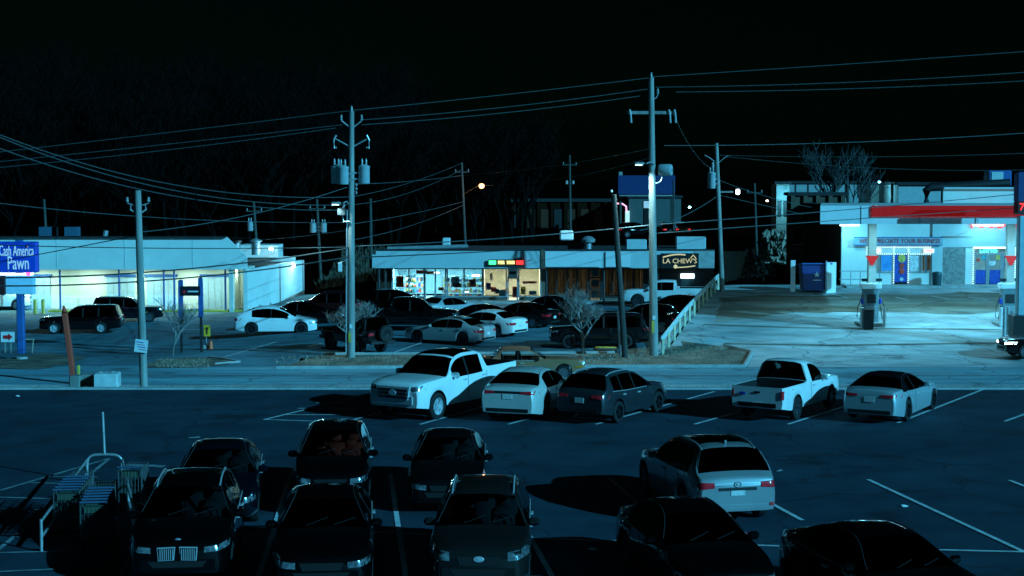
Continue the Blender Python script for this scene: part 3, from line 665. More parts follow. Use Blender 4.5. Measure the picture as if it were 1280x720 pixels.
root, a = car('parked_crossover', 'grey crossover with oval nose badge and bright roof rails', 'car', p_, h_, 'suv', GREY, L=4.4, H=1.58, W=1.84, group=NEAR, glassm='clearglass', seats='seat', detail=2, rails=True, grille='star', hl=(.56, .97, .70, .88))
mb = MB(); mb.box((a['X'](a['ws'][0] + .2), .5, a['belt'](1.4) + .03), (.2, .2, .02), R(20)); mb.build('dash_paper', M['plate'], root)
(p_, h_) = at('R', 922, 660, 102, 4.75)
root, a = car('parked_suv', 'silver SUV seen from behind with black panoramic roof panel', 'car', p_, h_, 'suv', SIL, L=4.75, H=1.68, W=1.9, group=NEAR, glassm='glass', detail=2, rails=True, pano=True, tl=(.55, .96, .83, .99), trim='paint')
a['patch']('chrome_strip', M['blackplastic'], [(.42, .86), (-.42, .86), (-.42, .80), (.42, .80)], 'rear', 6, 1, .02)
hh = a['hit']((-20, 0, .93), (1, 0, 0)); mb = MB(); mb.tube([Vector((0, .075 * math.cos(t), .055 * math.sin(t))) for t in [k * math.pi / 10 for k in range(21)]], .009, 5); mb.tube([Vector((0, .03, .045)), Vector((0, .01, -.02)), Vector((0, -.05, -.02))], .009, 5)
mb.build('emblem', M['chrome'], root, loc=hh + Vector((-.015, 0, 0)))
for sd in (1, -1): a['patch']('reflector', M['redlens'], [(sd * .72, .52), (sd * .86, .52), (sd * .86, .45), (sd * .72, .45)], 'rear', 2, 1, .014)
hh = a['hit']((a['X'](3.85), 0, 20), (0, 0, -1)); mb = MB(); mb.prism([(-.1, 0), (.08, 0), (-.07, .07), (-.1, .07)], -.02, .02); mb.build('antenna_fin', SIL, root, loc=hh)
(p_, h_) = at('F', 918, 772, 282, 4.6)
car('parked_sedan', 'black sedan facing the camera in front of the silver SUV', 'car', p_, h_, 'sedan', BLK, L=4.6, H=1.45, W=1.84, group=NEAR, glassm='clearglass', seats='seat', detail=2)
(p_, h_) = at('F', 1210, 822, 287, 4.9)
car('parked_sedan', 'black low-roofed sedan at the lower frame edge beside the empty stall', 'car', p_, h_, 'coupe', BLK, L=4.9, H=1.45, W=1.9, group=NEAR, glassm='glass', detail=2)

# back row of the near lot
HB = 58
(p_, h_) = at('F', 492, 527, 180 + HB, 5.6)
car('parked_pickup', 'white crew cab pickup with a chrome grille facing the camera', 'pickup truck', p_, h_, 'crew_pickup', WHT, L=5.6, group=BACK, glassm='glass', grille='chrome_big', detail=2, wheelm='chrome', pano=True, rear_plate=False, hl=(.66, .96, .95, 1.12),
    bumper={'front': (M['chrome'], .55, .80), 'rear': (M['chrome'], .55, .75)})
(p_, h_) = at('R', 634, 529, 72, 5.0)
root, a = car('parked_sedan', 'pearl white sedan between the white pickup and the dark crossover', 'car', p_, h_, 'sedan', PEARL, L=5.0, H=1.48, W=1.9, group=BACK, glassm='glass', detail=2, wheelm='darkalloy', tl=(.45, .95, .87, .99), tailbar=True)
(p_, h_) = at('R', 724, 531, HB, 4.42)
root, a = car('parked_crossover', 'dark grey crossover with silver roof rails at the row end', 'car', p_, h_, 'suv', GUN, L=4.42, H=1.53, W=1.82, group=BACK, glassm='glass', detail=2, rails=True, wheelm='darkalloy', tl=(.45, .95, .80, .93))
(p_, h_) = at('R', 946, 528, HB, 4.9)
root, a = car('parked_pickup', 'small white single cab pickup with its bed towards the camera', 'pickup truck', p_, h_, 'pickup', WHT, group=BACK, glassm='clearglass', detail=2, tl=(.86, .99, .72, 1.0), bumper={'front': (M['chrome'], .42, .58), 'rear': (M['blackplastic'], .42, .60)})
mb = MB(); mb.box((a['X'](4.89) - .01, 0, .92), (.03, .2, .06), bev=.012); mb.build('tailgate_handle', M['blackplastic'], root)
hh = a['hit']((-20, .48, .86), (1, 0, 0)); mb = MB(); mb.lathe([(.001, .012), (.06, .01), (.075, 0)], 'Y', 14); o = mb.build('emblem', M['blue'], root, loc=hh - Vector((.012, 0, 0))); o.rotation_euler = (0, 0, math.pi / 2); o.scale = (1.5, 1, .7)
(p_, h_) = at('R', 1086, 530, HB + 2, 4.77)
car('parked_convertible', 'pale silver convertible with its black soft top up', 'car', p_, h_, 'coupe', LBL, group=BACK, glassm='glass', detail=2, roof=SOFT, wheelm='darkalloy', tl=(.4, .95, .80, .92), W=1.87)

# on the road
X0, Y0 = (690 - 640) * 72 / FPX, 72.0
ROADCAR, a = car('vintage_sedan', 'old tan sedan driving right along the road behind the parked row', 'car', (X0 - 1.25, Y0, -1.54), 0.0, 'oldsedan', TAN, group=None, glassm='shopglass', roof=TANTOP, detail=2, seats='cream', lights_on=M['chrome'], trim='chrome', rear_plate=False)
a['patch']('side_marker', M['amber'], [(a['X'](.12), .66), (a['X'](.42), .66), (a['X'](.42), .58), (a['X'](.12), .58)], 'right', 2, 1, .02)
X0 = (1262 - 640) * 80 / FPX
car('arriving_car', 'dark car with lit headlight entering at the gas station edge', 'car', (X0 + 1.9, 79.6, zf(X0 + 1.9, 79.6)), R(183), 'suv', BLK2, glassm='glass', detail=1, lights_on=emis('headlamp_glow', (.75, 1, .95), 7), L=4.7, H=1.6, zoff=.06)

# lots across the road
def far(name, label, cat, anchor, px, py, hd, kp, pm, L=None, **k):
    p_, h_ = at(anchor, px, py, hd, L or PROF[kp]['L']); return car(name, label, cat, p_, h_, kp, pm, L=L, group=FAR, detail=k.pop('detail', 1), **k)
far('parked_suv', 'long black SUV nearest the tall blue sign post', 'car', 'C', 103, 416, 186, 'boxsuv', BLK, L=5.0, H=1.75, wheelm='chrome')
far('parked_suv', 'dark blue SUV behind the utility pole with paper notice', 'car', 'C', 160, 402, 8, 'boxsuv', NAVY, L=4.8, H=1.72)
far('parked_van', 'white van cut off by the frame beside the pawn shop', 'van', 'C', -4, 387, 10, 'boxsuv', WHT, L=5.0)
far('parked_hatchback', 'white electric hatchback alone in the pawn shop lot', 'car', 'C', 346, 417, 4, 'crossover_ev', WHT, L=4.75, wheelm='darkalloy')
far('parked_coupe', 'black coupe tucked behind the white electric hatchback', 'car', 'C', 386, 405, 0, 'coupe', BLK)
far('parked_suv', 'dark maroon SUV behind the black coupe', 'car', 'C', 404, 398, 184, 'suv', MAROON, L=4.9, H=1.75)
far('parked_suv', 'black crossover behind the black crew pickup, by the shop front', 'car', 'C', 498, 394, -20, 'suv', BLK, L=4.7)
far('parked_pickup', 'black crew cab pickup beside the off-road vehicle', 'pickup truck', 'C', 512, 413, -4, 'crew_pickup', BLK, L=5.7, wheelm='chrome', rear_plate=False)
far('parked_sedan', 'white sedan with its roof showing behind the green-silver sedan', 'car', 'C', 560, 398, 50, 'sedan', LBL)
far('parked_sedan', 'green-silver sedan with lit rear nearest the road in the strip lot', 'car', 'C', 562, 429, 150, 'sedan', SILG, L=4.88, wheelm='darkalloy')
far('parked_sedan', 'bright white sedan parked beside the green-silver sedan', 'car', 'C', 605, 419, 148, 'sedan', WHT, L=4.9)
far('parked_coupe', 'black car behind the bright white sedan', 'car', 'C', 592, 409, 150, 'coupe', BLK)
far('parked_sedan', 'black sedan with small tail lights right of the white sedan', 'car', 'C', 648, 408, 152, 'sedan', BLK2, L=4.9)
far('parked_sedan', 'dark sedan beyond the bare street tree near the shop door', 'car', 'C', 682, 398, 150, 'sedan', NAVY, L=4.7)
far('parked_suv', 'large black SUV behind the bare street tree', 'car', 'C', 748, 434, 182, 'boxsuv', BLK2, L=5.1, H=1.78, wheelm='darkalloy')
far('parked_pickup', 'white pickup parked in front of the restaurant door', 'pickup truck', 'C', 830, 383, 172, 'crew_pickup', WHT, L=5.6, H=1.85, rear_plate=False)
far('parked_suv', 'black SUV between the leaning pole and the railing', 'car', 'C', 800, 416, 165, 'suv', BLK, L=4.7)
far('parked_suv', 'dark green SUV against the sloping railing', 'car', 'C', 836, 402, 160, 'suv', paint('dark_green', (.02, .03, .02)), L=4.6)
JEEP, a = far('off_road_vehicle', 'black open off-road vehicle with rear spare wheel by the street pole', 'off-road vehicle', 'C', 446, 439, 130, 'jeep', BLK2, wheelm='darkalloy', rear_plate=True, detail=1)
L_ = a['L']
for xx in (L_ / 2 - .75, L_ / 2 - 3.35):
    for sd in (1, -1): MB().box((xx, sd * .86, .98), (1.05, .28, .06), bev=.02).build('fender', M['blackplastic'], JEEP)
mb = MB(); mb.lathe([(.2, -.12), (.4, -.12), (.44, -.05), (.44, .05), (.4, .12), (.2, .12)], 'Y', 20); sp = mb.build('spare_wheel', M['rubber'], JEEP, smooth=30, loc=(-L_ / 2 - .2, -.15, 1.05)); sp.rotation_euler = (0, 0, math.pi / 2)
mb = MB(); mb.lathe([(.001, .06), (.22, .08), (.26, 0)], 'Y', 14); mb.build('rim', M['darkalloy'], sp)
MB().box((-L_ / 2 - .12, 0, .62), (.2, 1.5, .16), bev=.03).build('rear_bumper', M['blackplastic'], JEEP); MB().box((L_ / 2 + .12, 0, .65), (.22, 1.5, .18), bev=.03).build('front_bumper', M['blackplastic'], JEEP)

# the driver of the tan sedan
def person(loc, rz):
    root = thing('person', 'driver in a red jacket at the wheel of the old tan sedan', 'person', loc, rz)
    V = [(0, 0, .1), (-.06, 0, .36), (-.08, 0, .55), (-.07, 0, .66), (-.03, 0, .78), (-.01, 0, .86),
         (-.08, .19, .54), (.1, .23, .33), (.34, .16, .42), (.43, .14, .45), (-.08, -.19, .54), (.1, -.23, .33), (.34, -.16, .42), (.43, -.14, .45),
         (.05, .1, .08), (.42, .12, .14), (.62, .12, -.22), (.05, -.1, .08), (.42, -.12, .14), (.62, -.12, -.22)]
    E = [(0, 1), (1, 2), (2, 3), (3, 4), (4, 5), (2, 6), (6, 7), (7, 8), (8, 9), (2, 10), (10, 11), (11, 12), (12, 13), (0, 14), (14, 15), (15, 16), (0, 17), (17, 18), (18, 19)]
    rad = [.14, .15, .14, .06, .095, .07, .07, .05, .038, .045, .07, .05, .038, .045, .09, .075, .05, .09, .075, .05]
    me = bpy.data.meshes.new('clothed_body'); me.from_pydata(V, E, []); o = bpy.data.objects.new('clothed_body', me); COL.objects.link(o)
    md = o.modifiers.new('skin', 'SKIN'); md.use_smooth_shade = True
    for i, r in enumerate(rad): me.skin_vertices[0].data[i].radius = (r, r)
    me.skin_vertices[0].data[0].use_root = True
    ss = o.modifiers.new('sub', 'SUBSURF'); ss.levels = 1; ss.render_levels = 2
    me.materials.append(M['redcloth']); o.parent = root
    hb = MB(); hb.lathe([(.001, -.12), (.05, -.115), (.078, -.06), (.088, 0), (.088, .05), (.07, .1), (.001, .125)], 'Z', 16); hd = hb.build('head', M['skin'], o, smooth=60, loc=(-.01, 0, .84))
    nb = MB(); nb.box((.095, 0, -.01), (.035, .03, .045), bev=.01); nb.build('nose', M['skin'], o, loc=(-.01, 0, .84))
    hr = MB(); hr.lathe([(.094, .02), (.098, .06), (.078, .11), (.001, .138)], 'Z', 16); hr.build('hair', M['hair'], o, smooth=60, loc=(-.025, 0, .84))
    return root
person((ROADCAR.location.x - .28, ROADCAR.location.y - .38, ROADCAR.location.z + .42), 0)

# ------------------------------------------------------------------ lamps used by fixtures in view
def lamp(kind_, name, parent, loc, energy, color, size=.3, rot=(0, 0, 0), sizey=None, spot=None):
    d = bpy.data.lights.new(name, kind_); d.energy = energy; d.color = color
    if kind_ == 'AREA':
        d.shape = 'RECTANGLE' if sizey else 'SQUARE'; d.size = size
        if sizey: d.size_y = sizey
    elif kind_ == 'SPOT': d.spot_size = spot or R(120); d.spot_blend = .6; d.shadow_soft_size = size
    else: d.shadow_soft_size = size
    o = bpy.data.objects.new(name, d); COL.objects.link(o); o.parent = parent; o.location = loc; o.rotation_euler = rot; return o
def fx(px, D): return P(px, 300, D).x
def fz(py, D): return P(640, py, D).z
COOL = (.16, .74, 1.0)

# ------------------------------------------------------------------ pawn shop
def pawn_shop():
    D = 117.6; b = thing('pawn_shop', 'long pale pawn shop building with deep lit awning and blue posts', 'building', (0, 0, 0))
    zt, zb, g = fz(296.5, D), fz(337, D), -2.38; x1 = fx(308, D); x0 = -46; xw = fx(283, D); yw = D + 3.4
    mb = MB(); mb.box(((x0 + x1) / 2, yw + .15, (g + zb) / 2 - .1), (x1 - x0, .3, zb - g + .4)); mb.build('front_wall', M['creamwall'], b)
    xs = fx(378, 132); zs = fz(325, 132)      # side wall running back to the right
    mb = MB(); mb.add([(x1, yw - 3.2, g - .3), (xs, 132, g - .3), (xs, 132, zs), (x1, yw - 3.2, zs), (x1 - .3, yw - 3.2, g - .3), (xs - .3, 132, g - .3), (xs - .3, 132, zs), (x1 - .3, yw - 3.2, zs)],
        [(0, 1, 2, 3), (7, 6, 5, 4), (3, 2, 6, 7), (1, 5, 6, 2), (0, 3, 7, 4), (0, 4, 5, 1)]); mb.build('side_wall', M['white'], b)
    MB().box((x1 - 1.2, yw - 1.6, (g + zb) / 2), (.3, 3.2, zb - g)).build('end_wall', M['creamwall'], b)
    mb = MB(); mb.cyl((xs + .08, 131.9, g), (xs + .08, 131.9, zs), .07, n=6); mb.build('downpipe', M['alu'], b)
    mb = MB(); mb.prism([(x0, zb), (x1, zb), (x1, zb + .95), (xw, zt), (x0, zt)], D, D + .35); mb.build('fascia', M['white'], b)
    MB().box(((x0 + x1) / 2, D + 1.9, zb + .05), (x1 - x0 - .1, 3.1, .08)).build('soffit', M['creamwall'], b)
    mb = MB(); mb.add([(x0, D + .36, zt - .04), (xw, D + .36, zt - .04), (xw, 132, zt - .6), (x0, 132, zt - .6)], [(0, 1, 2, 3)]); mb.build('roof', M['roofing'], b)
    mb = MB(); mb.add([(x1 - .3, D + 4, zs - .05), (xs, 131.8, zs - .05), (x0, 131.8, zs - .05), (x0, D + 4, zs - .05)], [(0, 1, 2, 3)]); mb.build('lower_roof', M['roofing'], b)
    MB().box(((x0 + xw) / 2, D - .03, zt + .03), (xw - x0, .5, .1)).build('coping', M['darkframe'], b)
    for k in range(5): MB().box((lerp(x0, xw, (k + .5) / 5) , D - .004, (zt + zb) / 2), (.05, .03, zt - zb - .12)).build('panel_joint', M['fascia'], b)
    for px in (22, 74, 148, 204, 217, 281): MB().cyl((fx(px, D + .5), D + .5, g - .1), (fx(px, D + .5), D + .5, zb), .075, n=8).build('awning_post', M['bluewall'], b)
    for a, c in ((30, 62), (133, 167), (183, 219), (252, 284)):
        xa, xc = fx(a, yw), fx(c, yw); z1 = fz(346, yw)
        d = MB().box(((xa + xc) / 2, yw - .06, (g + z1) / 2), (xc - xa, .12, z1 - g)).build('door', M['doorblue'], b)
        MB().box(((xa + xc) / 2, yw - .1, z1 + .1), (xc - xa + .3, .22, .2)).build('door_frame', M['bluewall'], d)
        for k in range(1, 4): MB().box((lerp(xa, xc, k / 4), yw - .128, (g + z1) / 2), (.03, .02, z1 - g - .1)).build('door_rib', M['alu'], d)
    mb = MB(); xa, xc = fx(62, D + 1), fx(340, D + 1)
    mb.box(((xa + x1) / 2, D + .4, g + .08), (x1 - xa, .2, .22)); mb.build('yellow_kerb', M['yellow'], b)
    for a, c in ((78, 131), (220, 250)):
        m = MB(); xa, xc = fx(a, D + 2), fx(c, D + 2); n = int((xc - xa) / .38)
        for k in range(n + 1): m.cyl((lerp(xa, xc, k / n), D + 2, g), (lerp(xa, xc, k / n), D + 2, g + .95), .03, n=5)
        for z in (g + .5, g + .95): m.cyl((xa, D + 2, z), (xc, D + 2, z), .03, n=5)
        m.build('walk_rail', M['panel'], b)
    for px in (-20, 46, 110, 175, 235, 290):
        x = fx(px, D + 2); f = MB().box((x, D + 1.7, zb - .02), (1.5, .3, .1), bev=.02).build('soffit_light', emis('soffit_glow', (.8, 1, .85), 3), b)
        lamp('AREA', 'soffit_lamp', f, (x, D + 1.7, zb - .09), 165, (.62, 1, .84), 1.4, (0, 0, 0), .3)
    # rear upper storey and wall packs
    y2 = 130; MB().box(((fx(302, y2) + fx(347, y2)) / 2 - 1, y2 + 1.5, zs + .8), (fx(347, y2) - fx(302, y2) + 2, 3, 1.0)).build('roof_house', M['white'], b)
    MB().box((fx(338, 131), 130.6, zs + .12), (4.2, .1, .5)).build('roof_screen', M['fascia'], b)
    for px, py, yy in ((339, 311, 128.2), (367, 332, 129.2)):
        p = P(px, py, yy); f = MB().box(p, (.32, .25, .22), bev=.05).build('wall_pack', emis('wall_pack_glow', (.8, 1, 1), 25), b)
        lamp('POINT', 'wall_pack_lamp', f, p + Vector((1.1, -.9, -.2)), 130, (.42, .92, 1.0), .15)
    for px in (295, 320):
        p = P(px, 306, 128); v = MB().lathe([(.36, -.8), (.36, .2), (.5, .25), (.5, .35), (.001, .55)], 'Z', 14).build('roof_vent', M['steel'], b, smooth=50, loc=p)
    for px, w in ((62, 1.4), (75, 1.0), (87, 1.5)): MB().box((fx(px, 128), 128, zt - .2), (w, 1, 1.3)).build('roof_unit', mat('dim_blue_unit', (.03, .10, .16), .7) if px != 75 else M['darkframe'], b)
    p = P(128, 293, 126); MB().cyl(p - Vector((0, 0, 1.2)), p + Vector((.3, 0, .3)), .2, n=8).build('roof_flue', M['steel'], b)
pawn_shop()
for i, px in enumerate((44, 54)):
    p = G(px, 392); tag(MB().cyl((p.x, p.y, p.z - .1), (p.x, p.y, p.z + 1.05), .12, n=10).build('bollard', M['yellow'], smooth=50), 'yellow bollard in the pawn shop walk, %s' % ('nearer the blue sign post' if i == 0 else 'nearer the white walk rail'), 'bollard', 'yellow bollards before the pawn shop')

# ------------------------------------------------------------------ strip of shops
def poster(b, x, y, z, w, h, c, name='window_poster'): return MB().box((x, y, z), (w, .03, h)).build(name, c, b)
PC = {k: mat('print_' + k, v, .6, var=.5, vscale=9) for k, v in dict(red=(.85, .06, .03), blue=(.02, .07, .4), white=(.7, .72, .7), black=(.02, .02, .03), yellow=(.7, .5, .1), purple=(.15, .1, .4), pink=(.6, .2, .25), teal=(.05, .3, .35), orange=(.9, .2, .06), green=(.1, .4, .15)).items()}
def strip():
    D = 113.6; b = thing('shop_row', 'low flat-roofed shop row with pale metal fascia and lit windows', 'building', (0, 0, 0)); g = -1.4
    yw = D + 1.6; x0, x1 = fx(470, D), fx(893, D); zt, zb = fz(313, D), fz(335, D); X = lambda px: fx(px, yw); Z = lambda py: fz(py, yw)
    MB().box(((x0 + x1) / 2, yw + 9, zt - .55), (x1 - x0, 17.5, .2)).build('roof', M['roofing'], b)
    MB().box(((x0 + x1) / 2, D + .9, zb + .04), (x1 - x0, 1.6, .08)).build('soffit', M['white'], b)
    def fas(a, c, m, dz=0, pr=0, nm='fascia'): return MB().box(((fx(a, D) + fx(c, D)) / 2, D - pr, (zt + zb) / 2), (fx(c, D) - fx(a, D), .25, zt - zb - dz)).build(nm, M[m], b)
    fas(470, 676, 'fascia'); fas(676, 681, 'brick', -.1, .06, 'pier_cap'); fas(681, 789, 'fascia', .05, -.02); fas(789, 868, 'fascia'); fas(868, 893, 'kerb', 0, .03, 'end_panel')
    for a, c in ((681.5, 750), (757, 788)): MB().box(((fx(a, D) + fx(c, D)) / 2, D - .17, (zt + zb) / 2), (fx(c, D) - fx(a, D), .1, zt - zb - .18)).build('sign_panel', M['panel'], b)
    MB().box(((x0 + x1) / 2, D + .02, zt + .04), (x1 - x0, .4, .09)).build('coping', M['darkframe'], b)
    MB().box(((x0 + x1) / 2, D + .85, g + .06), (x1 - x0 + .6, 2.2, .16)).build('walkway', M['kerb'], b)
    for px in (481.5, 683, 755, 822): MB().cyl((fx(px, D + .3), D + .3, g), (fx(px, D + .3), D + .3, zb), .07, n=8).build('post', M['darkframe'], b)
    # walls below and between the windows
    def wall(a, c, y0, y1, m='brick', nm='wall'): return MB().box(((X(a) + X(c)) / 2, yw + .1, (Z(y0) + Z(y1)) / 2), (X(c) - X(a), .2, Z(y0) - Z(y1))).build(nm, M[m], b)
    wall(470, 489, 334, 381, 'brown'); wall(676.5, 683, 334, 381); wall(805.5, 893, 334, 381, 'darkframe')
    for a, c in ((489, 530), (559, 603), (604, 634), (648.5, 676), (683.5, 736), (752, 805)): wall(a, c, 371.5, 381, 'brick', 'sill_wall')
    def frame(a, c, y0, y1, nmull=(), gm='shopglass', nm='window', fm='alu'):
        w = MB(); xa, xc, za, zc = X(a), X(c), Z(y0), Z(y1)
        for xx in (xa, xc, *[X(q) for q in nmull]): w.box((xx, yw, (za + zc) / 2), (.10, .14, za - zc))
        for zz in (za - .04, zc + .04): w.box(((xa + xc) / 2, yw - .002, zz), (xc - xa, .13, .09))
        f = w.build(nm, M[fm], b); qs = [a, *nmull, c]
        for q0, q1 in zip(qs, qs[1:]): MB().box(((X(q0) + X(q1)) / 2, yw + .02, (za + zc) / 2), (X(q1) - X(q0) - .1, .015, za - zc - .1)).build('pane', M[gm], f)
        return f
    frame(490, 530, 335, 371.5, (511,)); frame(531, 557, 335, 378, (544,), nm='door'); frame(559, 603, 335, 371.5, (580,)); frame(604, 633, 335, 371.5); frame(648.5, 676, 335, 371.5)
    f = frame(635, 647, 347, 379, nm='door'); MB().box((X(641), yw - .02, Z(341)), (X(647) - X(634.5), .1, Z(335) - Z(347))).build('transom', M['fascia'], b)
    MB().box((X(641), yw - .09, Z(341)), (.45, .03, .22)).build('street_number', PC['black'], b)
    frame(684, 735, 335, 371.5, (696, 709, 722), fm='darkframe'); frame(753, 805, 335, 371.5, (766, 779, 792), fm='darkframe'); f = frame(737, 751, 335, 379, nm='door', fm='darkframe')
    MB().box((X(744), yw - .08, Z(347)), (X(750) - X(738), .06, .1)).build('door_rail', M['darkframe'], f); MB().box((X(744), yw - .08, Z(361.5)), (X(750) - X(738), .06, .1)).build('door_rail', M['darkframe'], f)
    for z, c in ((341, 'teal'), (354, 'teal'), (368, 'white')): poster(f, X(744), yw + .05, Z(z), .55, .5, PC[c], 'door_notice')
    # rooms behind the glass
    def room(a, c, depth, wallm, floor=M['kerb']):
        r = MB(); xa, xc = X(a), X(c); r.box(((xa + xc) / 2, yw + depth, (zb + g) / 2), (xc - xa, .1, zb - g + .4)); r.box((xa, yw + depth / 2 + .2, (zb + g) / 2), (.1, depth - .4, zb - g + .4)); r.box((xc, yw + depth / 2 + .2, (zb + g) / 2), (.1, depth - .4, zb - g + .4))
        o = r.build('room', wallm, b); MB().box(((xa + xc) / 2, yw + depth / 2 + .15, zb + .02), (xc - xa - .1, depth - .2, .05)).build('ceiling', M['panel'], o); MB().box(((xa + xc) / 2, yw + depth / 2 + .15, g + .05), (xc - xa - .1, depth - .2, .05)).build('floor_slab', floor, o); return o
    cool_wall = mat('shop_wall_cool', (.30, .48, .55), .8); warm_wall = mat('shop_wall_warm', (.72, .70, .58), .8, var=.15); dim_wall = mat('wood_panelling', (.22, .16, .09), .7, var=.4, vscale=4, stretch=(6, 6, .5))
    r1 = room(489, 603, 7, cool_wall); r2 = room(604, 676, 6, warm_wall); r3 = room(683.5, 805, 5, dim_wall)
    for px, yy in ((497, 1.6), (520, 1.6), (520, 4.5), (560, 4.0), (590, 4.0)):
        f = MB().box((X(px), yw + yy, zb - .1), (1.3, .25, .08), bev=.02).build('tube_light', emis('shop_cool_glow', (.55, .95, 1), 14), r1); lamp('AREA', 'tube_lamp', f, (X(px), yw + yy, zb - .16), 190, (.42, .9, 1), 1.2, (0, 0, 0), .2)
    for px in (612, 626, 655, 668):
        f = MB().box((X(px), yw + 2.2, zb - .1), (1.0, .3, .08), bev=.02).build('tube_light', emis('shop_warm_glow', (1, .9, .55), 9), r2); lamp('AREA', 'tube_lamp', f, (X(px), yw + 2.2, zb - .16), 70, (1, .96, .74), .9, (0, 0, 0), .3)
    for px in (697, 722, 765, 790):
        f = MB().box((X(px), yw + 1.2, zb - .1), (.5, .2, .08), bev=.02).build('tube_light', emis('shop_amber_glow', (1, .62, .2), 4), r3); lamp('AREA', 'tube_lamp', f, (X(px), yw + 1.2, zb - .16), 14, (1, .86, .6), .4, (0, 0, 0), .2)
    # hanging wood blinds in the restaurant windows: single slats
    slat = None
    for a, c in ((685, 734.5), (754, 804.5)):
        n = int((X(c) - X(a)) / .17)
        for k in range(n):
            if k % 5 == 4: continue
            x = lerp(X(a), X(c), (k + .5) / n); dz = .0 if k % 3 else .12
            if slat is None: slat = MB().box((0, 0, 0), (.13, .015, 1.9)).build('blind_slat', mat('blind_wood', (.13, .11, .07), .7, var=.3), b); o = slat
            else: o = slat.copy(); COL.objects.link(o)
            o.location = (x, yw + .35, (Z(337) + Z(369)) / 2 + dz); o.rotation_euler = (0, 0, .6 + .3 * math.sin(k * 1.7))
    # shop fittings and posters
    rnd = random.Random(3)
    for px, w in ((500, 2.0), (516, 1.4), (567, 1.8), (592, 1.6)):
        s = thing('shelf_unit', 'tall display shelf of small goods inside the blue-lit shop, %s' % {500: 'under its brightest tube light', 516: 'left of its glass door', 567: 'just right of its door', 592: 'at its far right window'}[px], 'shelf', (X(px), yw + 2.6, g + .08), 0, 'shelves in the blue-lit shop')
        fr = MB()
        for z in (.05, .45, .85, 1.25, 1.65): fr.box((0, 0, z), (w, .4, .04))
        for sx in (-1, 1): fr.box((sx * w / 2, 0, .85), (.04, .4, 1.7))
        fr.build('rack', M['alu'], s); go = {}
        for z in (.07, .47, .87, 1.27):
            x = -w / 2 + .12
            while x < w / 2 - .15:
                ww = rnd.uniform(.08, .2); hh = rnd.uniform(.12, .3); go.setdefault(rnd.choice(['red', 'blue', 'white', 'black', 'yellow', 'teal', 'orange']), MB()).box((x, -.08, z + hh / 2), (ww, .2, hh)); x += ww + .03
        for c, m_ in go.items(): kind(m_.build('boxed_goods', PC[c], s), 'stuff')
    for px, py, w, h, c in ((499.5, 352, .55, .8, 'red'), (502.5, 351, .2, .3, 'black'), (527, 340, .8, .25, 'red'), (538, 341, .5, .22, 'orange'), (569, 352, .6, .7, 'white'), (572, 357, .55, .3, 'orange'), (590.5, 354, .5, .55, 'red'), (590.5, 352, .3, .25, 'black'), (551, 361, .4, .25, 'orange'),
                          (610.5, 358, .34, .5, 'purple'), (617, 362, .4, .35, 'red'), (621, 364, .3, .35, 'teal'), (643.5, 365, .34, .78, 'red'), (654, 363, .36, .55, 'yellow'), (666, 366, .55, .3, 'teal'), (628, 366, .5, .5, 'white'), (662, 353, 1.0, .18, 'pink'), (614, 346, .2, .5, 'white')):
        poster(b, X(px), yw + .07, Z(py), w, h, PC[c])
    f = MB().box((X(595), yw + .12, Z(344.5)), (.55, .05, .14)).build('neon_sign', emis('neon_warm', (1, .7, .35), 5), b)
    MB().box((X(583.5), yw + .12, Z(365)), (.3, .05, .07)).build('neon_sign', emis('neon_cool', (.8, 1, 1), 5), b)
    MB().box((X(544.5), yw + .12, Z(341)), (.55, .05, .1)).build('neon_sign', emis('neon_cool', (.8, 1, 1), 5), b)
    # lit restaurant entrance
    e = MB().box((X(859.5), yw - .06, Z(345)), (X(868) - X(851), .12, .34), bev=.03).build('entrance_light', emis('entrance_glow', (.6, .95, 1), 4), b); lamp('AREA', 'entrance_lamp', e, (X(859.5), yw - .35, Z(348)), 2.5, COOL, 1.0, (R(20), 0, 0), .3)
    MB().box((X(859.5), yw - .02, Z(363)), (X(868) - X(851), .1, Z(350) - Z(380))).build('door', M['darkframe'], b)
    return b
strip()
D = 113.4
t = thing('led_sign', 'scrolling LED message sign with green, amber and red blocks on the shop fascia', 'sign', (fx(632, D), D - .12, fz(328, D)))
MB().box((0, 0, 0), (2.45, .12, .42), bev=.02).build('case', M['darkframe'], t)
for x, w, c, s in ((-.93, .50, (.05, 1, .25), 2.5), (-.31, .50, (1, .62, .12), .35), (.36, .62, (1, .62, .12), .35), (1.0, .50, (1, .03, .03), 2.5)): MB().box((x, -.07, 0), (w, .03, .29)).build('lit_block', emis('led_%d_%d' % (int(c[0] * 9), int(s * 10)), c, s), t)
text('sign_lettering', 'FOR', .30, emis('led_amber', (1, .85, .35), 3), t, (-.31, -.09, 0), FACE, width=.44); text('sign_lettering', 'YOUR', .30, emis('led_amber', (1, .85, .35), 3), t, (.36, -.09, 0), FACE, width=.56)
t = thing('restaurant_sign', 'black restaurant sign with gold swoosh fork and lettering', 'sign', (fx(849.5, D), D - .12, fz(326, D)))
gold = emis('gold_lettering', (.75, .62, .32), .75)
MB().box((0, 0, 0), (2.7, .12, 1.08), bev=.02).build('board', mat('sign_black', (.008, .008, .008), .5), t)
text('sign_lettering', "LA CHEW'S", .48, gold, t, (0, -.08, -.02), FACE, width=2.4)
MB().tube([(-1.2 + .1 * k, -.08, .26 + .2 * math.sin(k / 17 * math.pi * .75)) for k in range(17)], .05, 5).build('swoosh', gold, t)
MB().tube([(-.2 + .1 * k, -.08, -.46 + .14 * (k / 14) ** 2) for k in range(14)], .04, 5).build('swoosh', gold, t); MB().lathe([(.001, -.02), (.14, 0), (.001, .02)], 'Y', 12, (-.3, -.08, -.4)).build('spoon_bowl', gold, t)
